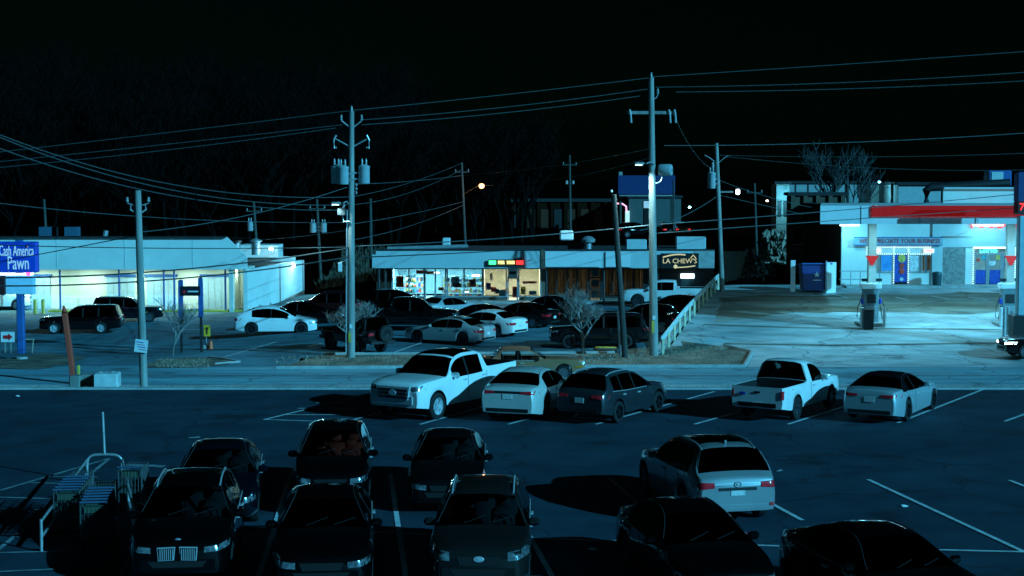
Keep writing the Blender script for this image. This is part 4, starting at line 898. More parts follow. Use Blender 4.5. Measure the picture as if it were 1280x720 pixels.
MB().tube([(.75 + .05 * k, -.08, .42 - .06 * abs(k - 4)) for k in range(9)], .03, 4).build('chef_mark', gold, t)
# roof-top equipment on the shop row
for px, py, w, h, lab, m in ((863, 304, 1.9, .85, 'wide blue-grey roof unit above the restaurant sign', 'fascia'), (795, 306, 1.3, .7, 'dented roof unit beside the tall crossarm pole', 'fascia'), (558, 306, .5, .9, 'narrow upright roof vent box left of the LED sign', 'panel'), (725, 309, 1.6, .4, 'low dark roof unit above the wood-blind windows', 'darkframe'), (708, 294, .6, .42, 'small pale box hung on the overhead cable', 'panel')):
    p = P(px, py, 118 if py > 300 else 82); tag(MB().box(p, (w * 1.15, .9, h * 1.15), bev=.05).build('roof_unit' if py > 300 else 'cable_box', M[m]), lab, 'roof unit' if py > 300 else 'cable box')
p = P(735, 301, 117); t = thing('turbine_vent', 'shiny domed turbine vent on the shop row roof', 'roof vent', p); MB().lathe([(.25, -.6), (.25, -.15), (.5, -.1), (.55, .1), (.3, .3), (.001, .36)], 'Z', 14).build('dome', M['steel'], t, smooth=60)
mb = MB(); a, c = P(484, 311, 116), P(585, 308, 116); mb.cyl(a, c, .16, n=8); tag(mb.build('roof_duct', M['steel'], smooth=60), 'long pale duct lying along the shop roof edge', 'roof duct')

# ------------------------------------------------------------------ retaining wall and railing
def rail():
    t = thing('guard_railing', 'white post guardrail down the sloping edge of the gas station', 'railing', (0, 0, 0)); pts = []
    for k in range(14):
        y = lerp(80.5, 107.5, k / 13); x = X_b(y) + .35; pts.append(Vector((x, y, zf(x + .6, y))))
    for p in pts: MB().box((p.x, p.y, p.z + .35), (.12, .12, .9), rot=.2).build('post', mat('rail_post', (.6, .55, .36), .7), t)
    for dz, h in ((.78, .32),):
        for a, c in zip(pts, pts[1:]):
            d = c - a; q = d.to_track_quat('Y', 'Z').to_matrix(); MB().box((a + c) / 2 + Vector((-.09, 0, dz)), (.07, d.length + .02, h), q, bev=.02).build('rail', M['fascia'], t)
    w = MB(); n = len(pts); vs = []
    for p in pts: vs += [(p.x - .55, p.y, -2.2), (p.x - .15, p.y, -2.2), (p.x - .15, p.y, p.z + .18), (p.x - .55, p.y, p.z + .18)]
    fs = [(0, 1, 2, 3), tuple(4 * (n - 1) + k for k in (3, 2, 1, 0))]
    for i in range(n - 1):
        for k in range(4): fs.append((4 * i + k, 4 * i + (k + 1) % 4, 4 * i + 4 + (k + 1) % 4, 4 * i + 4 + k))
    w.add(vs, fs); tag(w.build('retaining_wall', M['kerb']), 'low concrete retaining wall under the white post guardrail', 'retaining wall')
rail()
def fence():
    t = thing('wood_fence', 'pale wooden board fence at the corner of the shop row', 'fence', (0, 0, 0)); D0 = 118; rnd = random.Random(2); bd = None
    for k in range(20):
        px = 900 + k * 2.35; y = D0 + k * .3; x = fx(px, y); z0 = zf(x + .5, y); top = fz(314 - (k > 13) * 3 + rnd.uniform(-.6, .6), y)
        MB().box((x, y, (top + z0) / 2), (.125, .04, top - z0), rot=.3).build('board', mat('fence_white', (.42, .43, .38), .85, var=.25), t)
fence()

# ------------------------------------------------------------------ gas station store
def store():
    D = 108; g = .3; X = lambda px: fx(px, D); Z = lambda py: fz(py, D); b = thing('gas_store', 'pale gas station store with LED-outlined windows and stone panel', 'building', (0, 0, 0))
    x0, x1 = X(1052), X(1335)
    def wall(a, c, y0, y1, m='white', nm='wall', pr=0, th=.3): return MB().box(((X(a) + X(c)) / 2, D + th / 2 - pr, (Z(y0) + Z(y1)) / 2), (X(c) - X(a), th, Z(y0) - Z(y1))).build(nm, M[m], b)
    wall(1052, 1092, 258, 358); wall(1092, 1165, 258, 317); wall(1092, 1117, 340, 358, nm='sill_wall'); wall(1136, 1165, 340, 358, nm='sill_wall'); wall(1165, 1178, 258, 358, 'fascia', 'pier', .12)
    wall(1178, 1335, 236, 309, nm='wall'); wall(1207, 1217, 309, 358); wall(1268, 1335, 309, 358)
    wall(1178, 1207, 309, 358, 'stone', 'stone_panel', .06); MB().box(((x0 + x1) / 2, D + 7, Z(259)), (x1 - x0, 13.6, .2)).build('roof', M['roofing'], b)
    MB().box((x0 + .15, D + 7, (Z(258) + g) / 2), (.3, 13.4, Z(258) - g)).build('side_wall', M['brown'], b)
    MB().box(((X(1178) + x1) / 2, D - .05, Z(236) + .05), (x1 - X(1178), .4, .12)).build('coping', M['fascia'], b)
    wall(1178, 1335, 273, 309, 'fascia', 'signboard', .08, .1)
    MB().box(((x0 + x1) / 2, D - .9, g - .02), (x1 - x0, 1.9, .16)).build('walkway', M['kerb'], b)
    def win(a, c, y0, y1, nm='window'):
        w = MB(); xa, xc, za, zc = X(a), X(c), Z(y0), Z(y1)
        for xx in (xa, xc): w.box((xx, D + .02, (za + zc) / 2), (.1, .16, za - zc))
        for zz in (za, zc): w.box(((xa + xc) / 2, D + .018, zz), (xc - xa + .1, .15, .1))
        f = w.build(nm, M['alu'], b); MB().box(((xa + xc) / 2, D + .05, (za + zc) / 2), (xc - xa - .08, .015, za - zc - .08)).build('pane', M['shopglass'], f); return f
    win(1092, 1100, 318, 340); win(1101, 1116.5, 318, 340); win(1136.5, 1150, 318, 340); win(1151, 1157.5, 318, 340); win(1158, 1165, 318, 340); win(1117.5, 1135.5, 317, 357, 'door')
    win(1219, 1234, 317, 357, 'door'); win(1236, 1252, 317, 357, 'door'); win(1254, 1267, 317, 357)
    r = MB()
    for a, c in ((1092, 1166), (1217, 1268)): r.box(((X(a) + X(c)) / 2, D + 5, 1.6), (X(c) - X(a) + 2, .1, 4)); r.box((X(a) - .9, D + 2.6, 1.6), (.1, 4.8, 4)); r.box((X(c) + .9, D + 2.6, 1.6), (.1, 4.8, 4))
    rm = r.build('room', mat('store_wall', (.45, .55, .58), .8), b)
    for a in (1105, 1128, 1150, 1226, 1244, 1260):
        f = MB().box((X(a), D + 2, Z(311)), (1.1, .3, .08)).build('tube_light', emis('store_glow', (.7, .97, 1), 14), rm); lamp('AREA', 'tube_lamp', f, (X(a), D + 2, Z(312)), 40, COOL, 1, (0, 0, 0), .3)
    poster(b, X(1108.5), D - .02, Z(329), (X(1115) - X(1102)), 1.05, mat('poster_sky', (.02, .22, .6), .5, color2=(.1, .4, .75), vscale=2))
    p = poster(b, X(1126.5), D - .02, Z(335), (X(1134) - X(1119)), Z(318) - Z(353), PC['blue'], 'food_poster')
    for py, c, w in ((323, 'yellow', .55), (332, 'red', .35), (339, 'red', .4), (349, 'white', .25)): MB().lathe([(.001, -.03), (w * .5, -.02), (w * .5, 0)], 'Y', 10, (X(1127.5), D - .045, Z(py))).build('food_picture', PC[c], p)
    poster(b, X(1143.5), D - .02, Z(329), .66, 1.05, PC['white']); poster(b, X(1161), D + .5, Z(329), .5, 1.0, PC['orange'])
    for px in (1226, 1244.5): poster(b, X(px), D - .02, Z(346), .72, .92, PC['blue'])
    for px, py, w, h, c in ((1223, 325, .25, .2, 'red'), (1230, 322, .3, .3, 'teal'), (1241, 329, .4, .3, 'white'), (1248, 322, .25, .3, 'yellow'), (1261, 326, .4, .5, 'white'), (1259, 331, .35, .2, 'blue'), (1262, 343, .4, .5, 'pink')): poster(b, X(px), D - .02, Z(py), w, h, PC[c])
    for px in (1094.5, 1161):
        s = MB().box((X(px), D - .1, Z(313.5)), (.72, .06, .3), bev=.02).build('lit_sign', emis('lit_sign_white', (.9, .95, .95), .9), b); text('lettering', 'OPEN', .2, emis('lit_sign_red', (1, .1, .08), 2), s, (X(px), D - .14, Z(313.5)), FACE, width=.5)
    text('entrance_lettering', 'LOTTO', .33, emis('cyan_neon', (.05, 1, .95), 5), b, (X(1235.5), D - .1, Z(314)), FACE, width=1.15)
    leds = MB()
    def dots(a, c, y0, y1):
        n = max(2, int(math.hypot((c - a), (y1 - y0)) / 2.7))
        for k in range(n + 1): leds.box((X(lerp(a, c, k / n)), D - .09, Z(lerp(y0, y1, k / n))), (.05, .03, .05))
    for q in ((1084, 1171, 309, 309), (1084, 1171, 317.5, 317.5), (1084, 1084, 309, 317.5), (1171, 1171, 309, 317.5), (1117.3, 1117.3, 309, 356), (1135.7, 1135.7, 309, 353), (1217, 1217, 310, 357), (1217, 1269, 310, 310), (1269, 1269, 310, 357)): dots(*q)
    kind(leds.build('led_strip', emis('led_white', (.6, .97, 1), 3), b), 'stuff')
    o = text('wall_lettering', 'FOOD MART', .95, emis('lit_red_letters', (1, .02, .02), 1.6), b, (X(1212), D - .16, Z(279.5)), FACE, .1, 'LEFT', width=X(1300) - X(1212))
    return b
store()
D = 107.8; t = thing('banner', 'long thank-you banner with red capital letters above the store windows', 'banner', (fx(1122.5, D), D - .05, fz(301.5, D)))
w = fx(1178, D) - fx(1067, D); MB().box((0, 0, 0), (w, .05, .55)).build('cloth', mat('banner_cloth', (.30, .42, .50), .7), t); text('lettering', 'WE APPRECIATE YOUR BUSINESS', .42, M['red'], t, (.1, -.035, 0), FACE, width=w - .55)
for zz in (.26, -.26): MB().box((0, -.03, zz), (w, .03, .05)).build('edge', M['bluewall'], t)
D = 107; tag(MB().lathe([(.001, 0), (.3, 0), (.33, .8), (.36, .82), (.3, 1.0), (.001, 1.05)], 'Z', 14).build('trash_can', mat('dark_teal_plastic', (.01, .05, .06), .5), smooth=40, loc=(fx(1172, D), D, zf(fx(1172, D), D))), 'dark round trash can beside the stone panel', 'trash can')
t = thing('roof_unit', 'blue-grey roof unit on the gas station store', 'roof unit', P(1247, 223, 112)); MB().box((0, 0, 0), (1.6, 1.2, 1.1), bev=.05).build('cabinet', M['bluewall'], t); MB().box((-.2, -.62, .1), (.8, .05, .7)).build('vent_panel', M['fascia'], t)
t = thing('roof_duct', 'dark elbow duct running along the store roof', 'roof duct', (0, 0, 0)); mb = MB(); mb.tube([P(1158, 256, 110), P(1158, 238, 110), P(1163, 234, 110), P(1262, 229, 110)], .3, 8); mb.build('pipe', M['darkframe'], t, smooth=60)
# canopy
def canopy():
    t = thing('gas_canopy', 'white gas station canopy with a glossy red band', 'canopy', (0, 0, 0)); D = 86; zt, zb = fz(257, D), fz(280, D); x0 = fx(1025, D); xr = fx(1088, D); x1 = fx(1345, D); y1 = 96; x0b = fx(1026, y1)
    mb = MB(); mb.add([(x0, D, zb), (x1, D, zb), (x1, y1, zb), (x0b, y1, zb), (x0, D, zt), (x1, D, zt), (x1, y1, zt), (x0b, y1, zt)], [(0, 1, 5, 4), (1, 2, 6, 5), (2, 3, 7, 6), (3, 0, 4, 7), (4, 5, 6, 7), (0, 3, 2, 1)])
    mb.build('canopy_box', M['panel'], t)
    zm = fz(271.5, D); MB().box(((xr + x1) / 2, D - .06, (zt + zm) / 2), (x1 - xr, .14, zt - zm), bev=.04).build('red_band', mat('red_gloss_glow', (.62, .015, .015), .22, coat=1.0, emit=(1, .02, .02), estr=.16), t)  # emission added to the band, as the cyan light carries little red
    for k in range(4): MB().box((lerp(x0, x1, (k + .7) / 4.4), D - .01 - (.075 if k else 0), (zt + zb) / 2), (.035, .04, zt - zb - .04)).build('fascia_seam', M['alu'], t)
    for px in (1090, 1263): MB().box((fx(px, 90), 90, (zb + zf(fx(px, 90), 90)) / 2), (.42, .42, zb - zf(fx(px, 90), 90))).build('column', mat('column_cream', (.42, .40, .36), .6), t)
    for px in (1060, 1118, 1178, 1235, 1300):
        for y in (88.3, 93.5):
            x = fx(px, 90) if y < 90 else fx(px + 6, 93); drop = -.03; f = MB().box((x, y, zb - drop), (.8, .5, .1), bev=.02).build('canopy_light', emis('canopy_glow', (.8, 1, 1), 8), t); lamp('AREA', 'canopy_lamp', f, (x, y, zb - drop - .07), 120, (.18, .74, 1.0), .8)
canopy()
for px, w, lab in ((1062, 1.3, 'long lit strip fixture on the store front near the canopy left end'), (1235, 2.1, 'long lit strip fixture before the red wall letters')):
    p = P(px, 281.5, 106.6); t = thing('strip_light', lab, 'light', p, 0, 'strip lights on the store front'); MB().box((0, 0, 0), (w, .12, .1), bev=.03).build('tube', emis('strip_glow', (.75, 1, 1), 6), t); MB().box((0, .7, .05), (.1, 1.3, .06)).build('arm', M['steel'], t)
    lamp('AREA', 'strip_lamp', t, (0, .1, -.12), 50, COOL, w, (R(35), 0, 0), .2)
for i, (px, lab) in enumerate(((1090, 'red triangle sign on the canopy column over the middle pump'), (1264, 'red triangle sign on the canopy column at the frame edge'))):
    D = 89.7; p = P(px, 326, D); mb = MB(); mb.prism([(-.36, .28), (.36, .28), (.06, -.25), (-.06, -.25)], -.04, .04); tag(mb.build('triangle_sign', emis('red_sign', (.75, .02, .02), .45), loc=p), lab, 'sign', 'red triangle signs on the canopy columns')
def pump(px, lab):
    D = 89.2; x = fx(px, D); t = thing('fuel_pump', lab, 'fuel pump', (x, D, zf(x, D)), 0, 'fuel pumps under the canopy')
    MB().box((0, 0, .08), (1.5, 1.2, .22), bev=.05).build('island', M['kerb'], t); c = MB().box((0, 0, 1.1), (.85, .55, 1.9), bev=.04).build('cabinet', mat('pump_grey', (.22, .28, .30), .4), t); MB().box((0, -.02, 2.2), (1.1, .66, .32), bev=.04).build('valance', M['panel'], t)
    MB().box((0, -.29, 1.5), (.5, .04, .5)).build('screen_panel', M['darkframe'], c); MB().box((0, -.29, .8), (.6, .03, .6)).build('door_panel', M['alu'], c)
    for sd in (1, -1):
        MB().tube([(sd * .46, -.1, 1.7), (sd * .75, -.25, 1.0), (sd * .8, -.3, .5), (sd * .62, -.3, .35), (sd * .5, -.25, 1.1)], .03, 5).build('hose', M['wire'], t); MB().box((sd * .5, -.2, 1.35), (.12, .2, .3), bev=.03).build('nozzle', M['blue'], t)
        MB().cyl((sd * .62, -.75, 0), (sd * .62, -.75, 1.05), .09, n=10).build('guard_post', M['panel'], t, smooth=50)
    for sd in (1, -1): MB().box((sd * .4, -.3, 2.55), (.32, .1, .16)).build('number_flag', M['darkframe'], t)
pump(1089, 'fuel pump under the canopy column left of the store windows'); pump(1262, 'fuel pump cut off by the right frame edge')
x = fx(1086, 88); t = thing('trash_bin', 'square dark bin on the pump island before the middle pump', 'trash bin', (x, 87.9, zf(x, 87.9))); MB().box((0, 0, .5), (.55, .5, 1.0), bev=.04).build('body', mat('bin_dark', (.02, .035, .04), .5), t); MB().box((0, 0, 1.06), (.6, .55, .12), bev=.03).build('lid', M['darkframe'], t)
x = fx(1268, 86.5); t = thing('trash_bin', 'square dark bin on the pump island at the right frame edge', 'trash bin', (x, 86.2, zf(x, 86.2))); MB().box((0, 0, .5), (.6, .5, 1.0), bev=.04).build('body', MATS['bin_dark'], t); MB().box((0, 0, 1.06), (.65, .55, .12), bev=.03).build('lid', M['darkframe'], t)
# pylon sign at the right edge
D = 82; x0 = fx(1271.5, D); t = thing('pylon_sign', 'tall gas station price sign at the right frame edge', 'sign', (x0, D, zf(x0, D)))
z0 = zf(x0, D); w = 2.6
MB().box((w / 2, .4, (fz(215, D) + fz(252, D)) / 2 - z0), (w, .7, fz(215, D) - fz(252, D)), bev=.03).build('top_panel', mat('pylon_dark', (.02, .05, .16), .5), t)
MB().box((w / 2, .4, (fz(252, D) + fz(268, D)) / 2 - z0), (w, .68, fz(252, D) - fz(268, D)), bev=.03).build('price_panel', M['darkframe'], t)
text('price_digits', '7', .52, emis('price_red', (1, .02, .02), 3.5), t, (.08, .03, fz(259, D) - z0), FACE, align='LEFT')
MB().box((w / 2 + .1, .4, (fz(270, D) + fz(395, D)) / 2 - z0), (w - .1, .5, fz(270, D) - fz(395, D)), bev=.04).build('cabinet', mat('pylon_pale', (.38, .56, .62), .4), t)
MB().box((w / 2, .4, (fz(395, D) - z0) / 2), (w + .2, .8, fz(395, D) - z0)).build('base', M['darkframe'], t)
for px, lab in ((1255, 'pale guard post left of the price sign, nearer the road'), (1259.5, 'pale guard post closest to the price sign')):
    p = G(px, 421 if px == 1255 else 418); tag(MB().cyl((p.x, p.y, p.z - .1), (p.x, p.y, p.z + 1.5), .1, n=10).build('guard_post', M['steel'], smooth=50), lab, 'bollard', 'guard posts beside the price sign')
# dumpster corral
D = 104; x = fx(1019, D); z = zf(x, D); t = thing('dumpster', 'blue dumpster with a white star mark beside the store', 'dumpster', (x, D, z))
mb = MB(); mb.prism([(-.82, .12), (.82, .12), (.95, 1.75), (-.95, 1.75)], -.7, .7); mb.build('bin', mat('dumpster_blue', (.006, .03, .17), .5, var=.3), t); MB().box((0, -.05, 1.8), (2.0, 1.5, .1), Matrix.Rotation(R(-5), 3, 'X'), bev=.03).build('lid', M['bluewall'], t)
st = []; 
for k in range(10): a = math.pi / 2 + k * math.pi / 5; rr = .2 if k % 2 == 0 else .08; st.append((rr * math.cos(a), 1.15 + rr * math.sin(a)))
mb = MB(); mb.prism(st, -.76, -.73); mb.build('star_mark', M['panel'], t); MB().box((0, -.74, .8), (.5, .03, .05)).build('mark_line', M['panel'], t)
for sd in (1, -1): MB().box((sd * .9, -.3, 1.1), (.14, .5, .12)).build('side_sleeve', M['darkframe'], t); 
t = thing('enclosure_gate', 'white open gate leaf of the dumpster enclosure', 'gate', (fx(1041, 103), 103, zf(fx(1041, 103), 103))); MB().box((.0, .3, 1.0), (.7, .06, 2.0), R(25)).build('leaf', M['panel'], t); MB().cyl((-.38, .1, 0), (-.38, .1, 2.1), .06, n=8).build('hinge_post', M['steel'], t)
for px, lab in ((991, 'white gate post left of the blue dumpster'),):
    p = P(px, 358, 104); t = tag(MB().box((p.x, 104, zf(p.x, 104) + 1.0), (.3, .12, 2.1)).build('gate_post', M['panel']), lab, 'post')
# handrail before the store wall
t = thing('hand_rail', 'thin steel handrail along the blank store wall', 'railing', (0, 0, 0)); D = 106.5
for k in range(5): x = fx(1052 + k * 12, D); MB().cyl((x, D, zf(x, D)), (x, D, zf(x, D) + 1.1), .03, n=6).build('post', M['steel'], t)
for z in (.55, 1.1): MB().cyl((fx(1050, D), D, .24 + z), (fx(1100, D), D, .24 + z), .03, n=6).build('bar', M['steel'], t)

# ------------------------------------------------------------------ buildings beyond
def far_box(name, label, px0, px1, py0, py1, D, m, depth=3, cat='building', extra=None):
    x0, x1 = fx(px0, D), fx(px1, D); z1, z0 = fz(py0, D), fz(py1, D) - 1.5; t = thing(name, label, cat, ((x0 + x1) / 2, D, z0)); h = z1 - z0
    MB().box((0, depth / 2, h / 2), (x1 - x0, depth, h)).build('wall', m, t); MB().box((0, depth / 2, h + .1), (x1 - x0 + .4, depth + .4, .25)).build('roof', M['roofing'], t); t['_h'] = h; return t, x1 - x0, h
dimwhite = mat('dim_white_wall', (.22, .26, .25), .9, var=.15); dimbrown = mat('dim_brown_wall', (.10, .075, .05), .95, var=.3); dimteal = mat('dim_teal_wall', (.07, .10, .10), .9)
def wallpack(name, label, p, e, face=(-.4, -.6, -.3), col=COOL, strength=30, size=.22):
    t = thing(name, label, 'lamp', p); f = MB().box((0, 0, 0), (size, size * .7, size * .7), bev=.06).build('lamp_head', emis('pack_glow_%d' % strength, col, strength), t); MB().box((0, size * .5, .05), (size * .5, size * .5, size * .4)).build('bracket', M['steel'], t)
    lamp('POINT', 'lamp_bulb', f, face, e, col, .2); return t
t, w, h = far_box('tall_white_building', 'narrow tall white building behind the dumpster', 970, 986, 230, 325, 150, mat('lit_white_wall', (.45, .48, .44), .9), 3)
for k in (-.25, .2): f = MB().box((w * k, -.03, h - 2.3), (.35, .1, 1.5)).build('window', M['darkframe'], t)
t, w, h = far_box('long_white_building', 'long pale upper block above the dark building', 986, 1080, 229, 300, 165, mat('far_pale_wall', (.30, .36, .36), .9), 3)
for k in range(6): MB().box((-w / 2 + (k + .5) * w / 6, -.03, h - .8), (.1, .06, 1.4)).build('wall_joint', M['darkframe'], t)
t, w, h = far_box('dark_brick_building', 'dark brick building left of the gas store', 987, 1056, 244, 355, 122, dimbrown, 1.5)
for k in range(4): f = MB().box((-w / 2 + (k + .6) * w / 4.4, -.04, h * .62), (.7, .1, 1.1)).build('window', M['under'], t); MB().box((0, -.08, -.6), (.85, .16, .08)).build('sill', M['kerb'], f, loc=(0, 0, 0)).location = (-w / 2 + (k + .6) * w / 4.4, -.04, h * .62)
for z in (.32, .5, .8): MB().box((0, -.05, h * z), (w, .12, .1)).build('brick_course', mat('dim_ledge', (.16, .14, .11), .9), t)
for k in range(5): MB().box((-w / 2 + .2 + k * (w - .4) / 4, -.09, h * .5), (.3, .2, h)).build('pilaster', dimbrown, t)
t, w, h = far_box('lamp_lit_block', 'small wall block lit by a lamp behind the canopy', 1088, 1104, 231, 262, 140, dimwhite, 5)
MB().box((w * .28, -.05, h * .6), (.35, .1, 3)).build('downpipe', M['darkframe'], t)
t, w, h = far_box('white_annex', 'plain white wall behind the canopy band', 1122, 1175, 231, 262, 135, mat('annex_white', (.40, .47, .47), .9), 6)
MB().cyl((-w / 2 - .4, .5, h - 3), (-w / 2 - .4, .5, h + .1), .12, n=6).build('vent_pipe', M['steel'], t)
wallpack('wall_lamp', 'bright lamp on the narrow tall white building', P(984, 243, 149), 260, (0, -1.2, -.8)); wallpack('wall_lamp', 'bright lamp above the canopy on the small block', P(1099, 227.5, 138.5), 150, (-.6, -1.0, -.8))
t = thing('earth_bank', 'pale bushy bank below the narrow tall white building', 'bank', (0, 0, 0)); mb = MB(); rnd = random.Random(5)
for k in range(420):
    p = P(rnd.uniform(955, 985), rnd.uniform(290, 326), rnd.uniform(128, 146)); r = rnd.uniform(.15, .4); a = rnd.uniform(0, 6.3); mb.add([p + Vector((r * math.cos(a), r * math.sin(a), -r)), p + Vector((-r * math.cos(a), -r * math.sin(a), -r)), p + Vector((rnd.uniform(-.3, .3), 0, r))], [(0, 1, 2)])
kind(mb.build('bank_brush', M['dry'], t), 'stuff')
# containers / brown warehouse, teal building, blue billboard
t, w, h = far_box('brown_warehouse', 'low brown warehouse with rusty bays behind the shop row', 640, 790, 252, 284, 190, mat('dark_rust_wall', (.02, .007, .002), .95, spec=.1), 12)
for k in range(9):
    x = -w / 2 + (k + .5) * w / 9; f = MB().box((x, -.08, h * .55), (w / 9 - .5, .12, h * .5)).build('bay_panel', mat('rusty_bay', (.06, .018, .004), .9, var=.4, vscale=1) if k % 3 else M['darkframe'], t); MB().box((x + w / 18, -.2, h / 2), (.3, .3, h)).build('bay_post', MATS['dark_rust_wall'], t)
t, w, h = far_box('teal_building', 'flat teal-grey building under the blue billboard', 786, 851, 247, 285, 185, dimteal, 12)
f = MB().box((-w / 2 + 2.0, -.06, h * .84), (.6, .1, .8)).build('lit_window', emis('far_window', (.5, .85, 1), .4), t); MB().box((-w / 2 + 2.0, -.05, h * .62), (.5, .08, 3.2)).build('dark_door', M['under'], t)
MB().tube([(-w / 2 - 2.0, -.4, h * .87), (-w / 2 - .8, -.4, h * .86), (-w / 2 - .35, -.4, h * .8), (-w / 2 - .3, -.4, h * .65)], .1, 5).build('neon_outline', emis('far_neon', (1, .45, .7), 1.5), t); MB().box((-w / 2 - .2, -.4, h * .5), (.5, .1, 2.0)).build('lit_door', emis('far_door', (.6, .95, .85), .7), t)
p = P(808, 231, 180); t = thing('billboard', 'dark blue billboard standing over the teal building', 'billboard', (p.x, p.y, p.z)); MB().box((0, 0, 0), (6.4, .4, 2.1), bev=.03).build('panel', mat('billboard_blue', (.012, .035, .13), .5), t); MB().box((0, -.35, -1.2), (6.2, .8, .12)).build('catwalk', M['steel'], t)
for sx in (-2.9, 2.9): MB().cyl((sx, .3, -6), (sx, .3, 1.3), .15, n=8).build('leg', M['farwood'], t)
MB().box((-2.9, -.1, 1.25), (.4, .3, .4)).build('floodlight', M['steel'], t)
for i, (px, c) in enumerate(((797, 'black'), (832, 'black'), (847, 'white'))):
    D = 176; p = P(px, 279, D); car('distant_car', ['dark car parked far off below the billboard, left of the tall pole', 'dark car with red tail lamps far off, right of the tall pole', 'pale car under the small far lamp'][i], 'car', (p.x, D, zf(p.x, D)), R(100 if i else 10), 'suv', WHT if i == 2 else BLK, detail=0, lit_tail=emis('far_tail', (1, .05, .05), .8), group='cars far off below the billboard')
wallpack('far_lamp', 'small bright lamp right of the teal building', P(862, 259, 178), 120, (0, -1, -.5), COOL, 40, .28)
wallpack('far_lamp', 'tiny pale lamp in the dark left of the tall white building', P(959, 251, 180), 10, (0, -1, -.5), (1, .9, .7), 4, .3)

# ------------------------------------------------------------------ utility poles
def pole(name, label, top, base, D, r0, r1, m='wood', Dtop=None, base_z=None, group='utility poles'):
    b = P(*base, D); tz = P(*top, Dtop or D); b.z = zf(b.x, D) if base_z is None else base_z; t = thing(name, label, 'utility pole', b, 0, group); d = tz - b
    MB().cyl((0, 0, -.3), d, r0, r1, n=12).build('shaft', M[m], t, smooth=60); return t, d
def transformer(t, p, r=.27, h=.85, sd=1):
    o = MB().lathe([(.001, -h / 2), (r * .92, -h / 2), (r, -h / 2 + .05), (r, h / 2 - .08), (r * 1.05, h / 2 - .06), (r * 1.05, h / 2), (r * .5, h / 2 + .08), (.001, h / 2 + .1)], 'Z', 16).build('transformer', M['greycan'], t, smooth=40, loc=p)
    for s in (-.1, .1): MB().lathe([(.035, h / 2), (.06, h / 2 + .08), (.035, h / 2 + .14), (.055, h / 2 + .22), (.03, h / 2 + .36), (.001, h / 2 + .38)], 'Z', 8).build('bushing', M['insul'], o, smooth=60, loc=(s, 0, 0))
    MB().box((-sd * (r + .1), 0, .1), (.3, .1, .08)).build('bracket', M['steel'], o); MB().box((-sd * (r + .1), 0, -.2), (.3, .1, .08)).build('bracket', M['steel'], o); return o
def insulator(t, p, h=.3, r=.07): return MB().lathe([(.02, 0), (r, .05), (.03, .1), (r, h * .55), (.03, h * .7), (r * .8, h * .85), (.001, h)], 'Z', 8).build('insulator', M['insul'], t, smooth=60, loc=p)
def luminaire(t, p, e, sd=-1):
    arm = MB().tube([(0, 0, p.z - .1), (p.x * .5, p.y * .5, p.z + .08), tuple(p)], .035, 6).build('lamp_arm', M['steel'], t)
    f = MB().box(p + Vector((sd * .35, 0, 0)), (.5, .24, .13), bev=.05).build('lamp_head', M['steel'], t, smooth=40); MB().box(p + Vector((sd * .38, 0, -.085)), (.34, .18, .03)).build('lamp_lens', emis('street_lens', (.6, .95, 1), 3), f)
    lamp('SPOT', 'street_lamp_bulb', f, p + Vector((sd * .38, 0, -.12)), e, (.45, .9, 1.0), .15, (0, 0, 0), spot=R(150))
# main pole with three transformers
t, d = pole('utility_pole', 'tall road pole with three grey transformers and small lamp', (439.5, 139), (438.5, 447), 79, .21, .12)
A = lambda py: d * ((447 - py) / (447 - 139))
for sx, dx in ((-1, -.72), (1, .62)):
    transformer(t, A(218) + Vector((dx, -.1 if sx < 0 else .1, 0)), sd=sx)
transformer(t, A(219) + Vector((-.35, -.55, 0)), sd=-1)
for py, w in ((157, .5), (180, .75)):
    for sx in (-1, 1):
        e = A(py) + Vector((sx * w, 0, .25)); MB().cyl(A(py + 4), e, .035, n=6).build('bracket_arm', M['steel'], t)
        if py == 180: MB().tube([e + Vector((0, 0, .2)), e + Vector((sx * .12, 0, -.05)), e + Vector((sx * .1, 0, -.45)), e + Vector((sx * -.02, 0, -.4))], .05, 6).build('cutout', M['insul'], t)
        else: insulator(t, e)
insulator(t, A(141), .35)
for py in (232, 237, 242): insulator(t, A(py) + Vector((.25, -.05, 0)), .16, .06)
luminaire(t, A(253) + Vector((-.35, -.5, 0)), 700)
MB().tube([A(262) + Vector((-.32, -.2, .3)), A(266) + Vector((-.45, -.2, 0)), A(270) + Vector((-.35, -.2, -.25)), A(271) + Vector((-.1, -.2, -.2))], .05, 6).build('conduit_loop', M['steel'], t); MB().box(A(264) + Vector((-.45, -.15, 0)), (.4, .35, .4), bev=.05).build('service_box', M['darkframe'], t)
MB().cyl(A(440) + Vector((-.23, -.12, 0)), A(262) + Vector((-.2, -.1, 0)), .035, n=6).build('riser_pipe', M['steel'], t)
MB().box(A(421) + Vector((-.03, -.21, 0)), (.12, .03, .5)).build('yellow_marker', M['yellow'], t); MB().box(A(407) + Vector((.02, -.21, 0)), (.14, .03, .2)).build('number_tag', M['panel'], t)
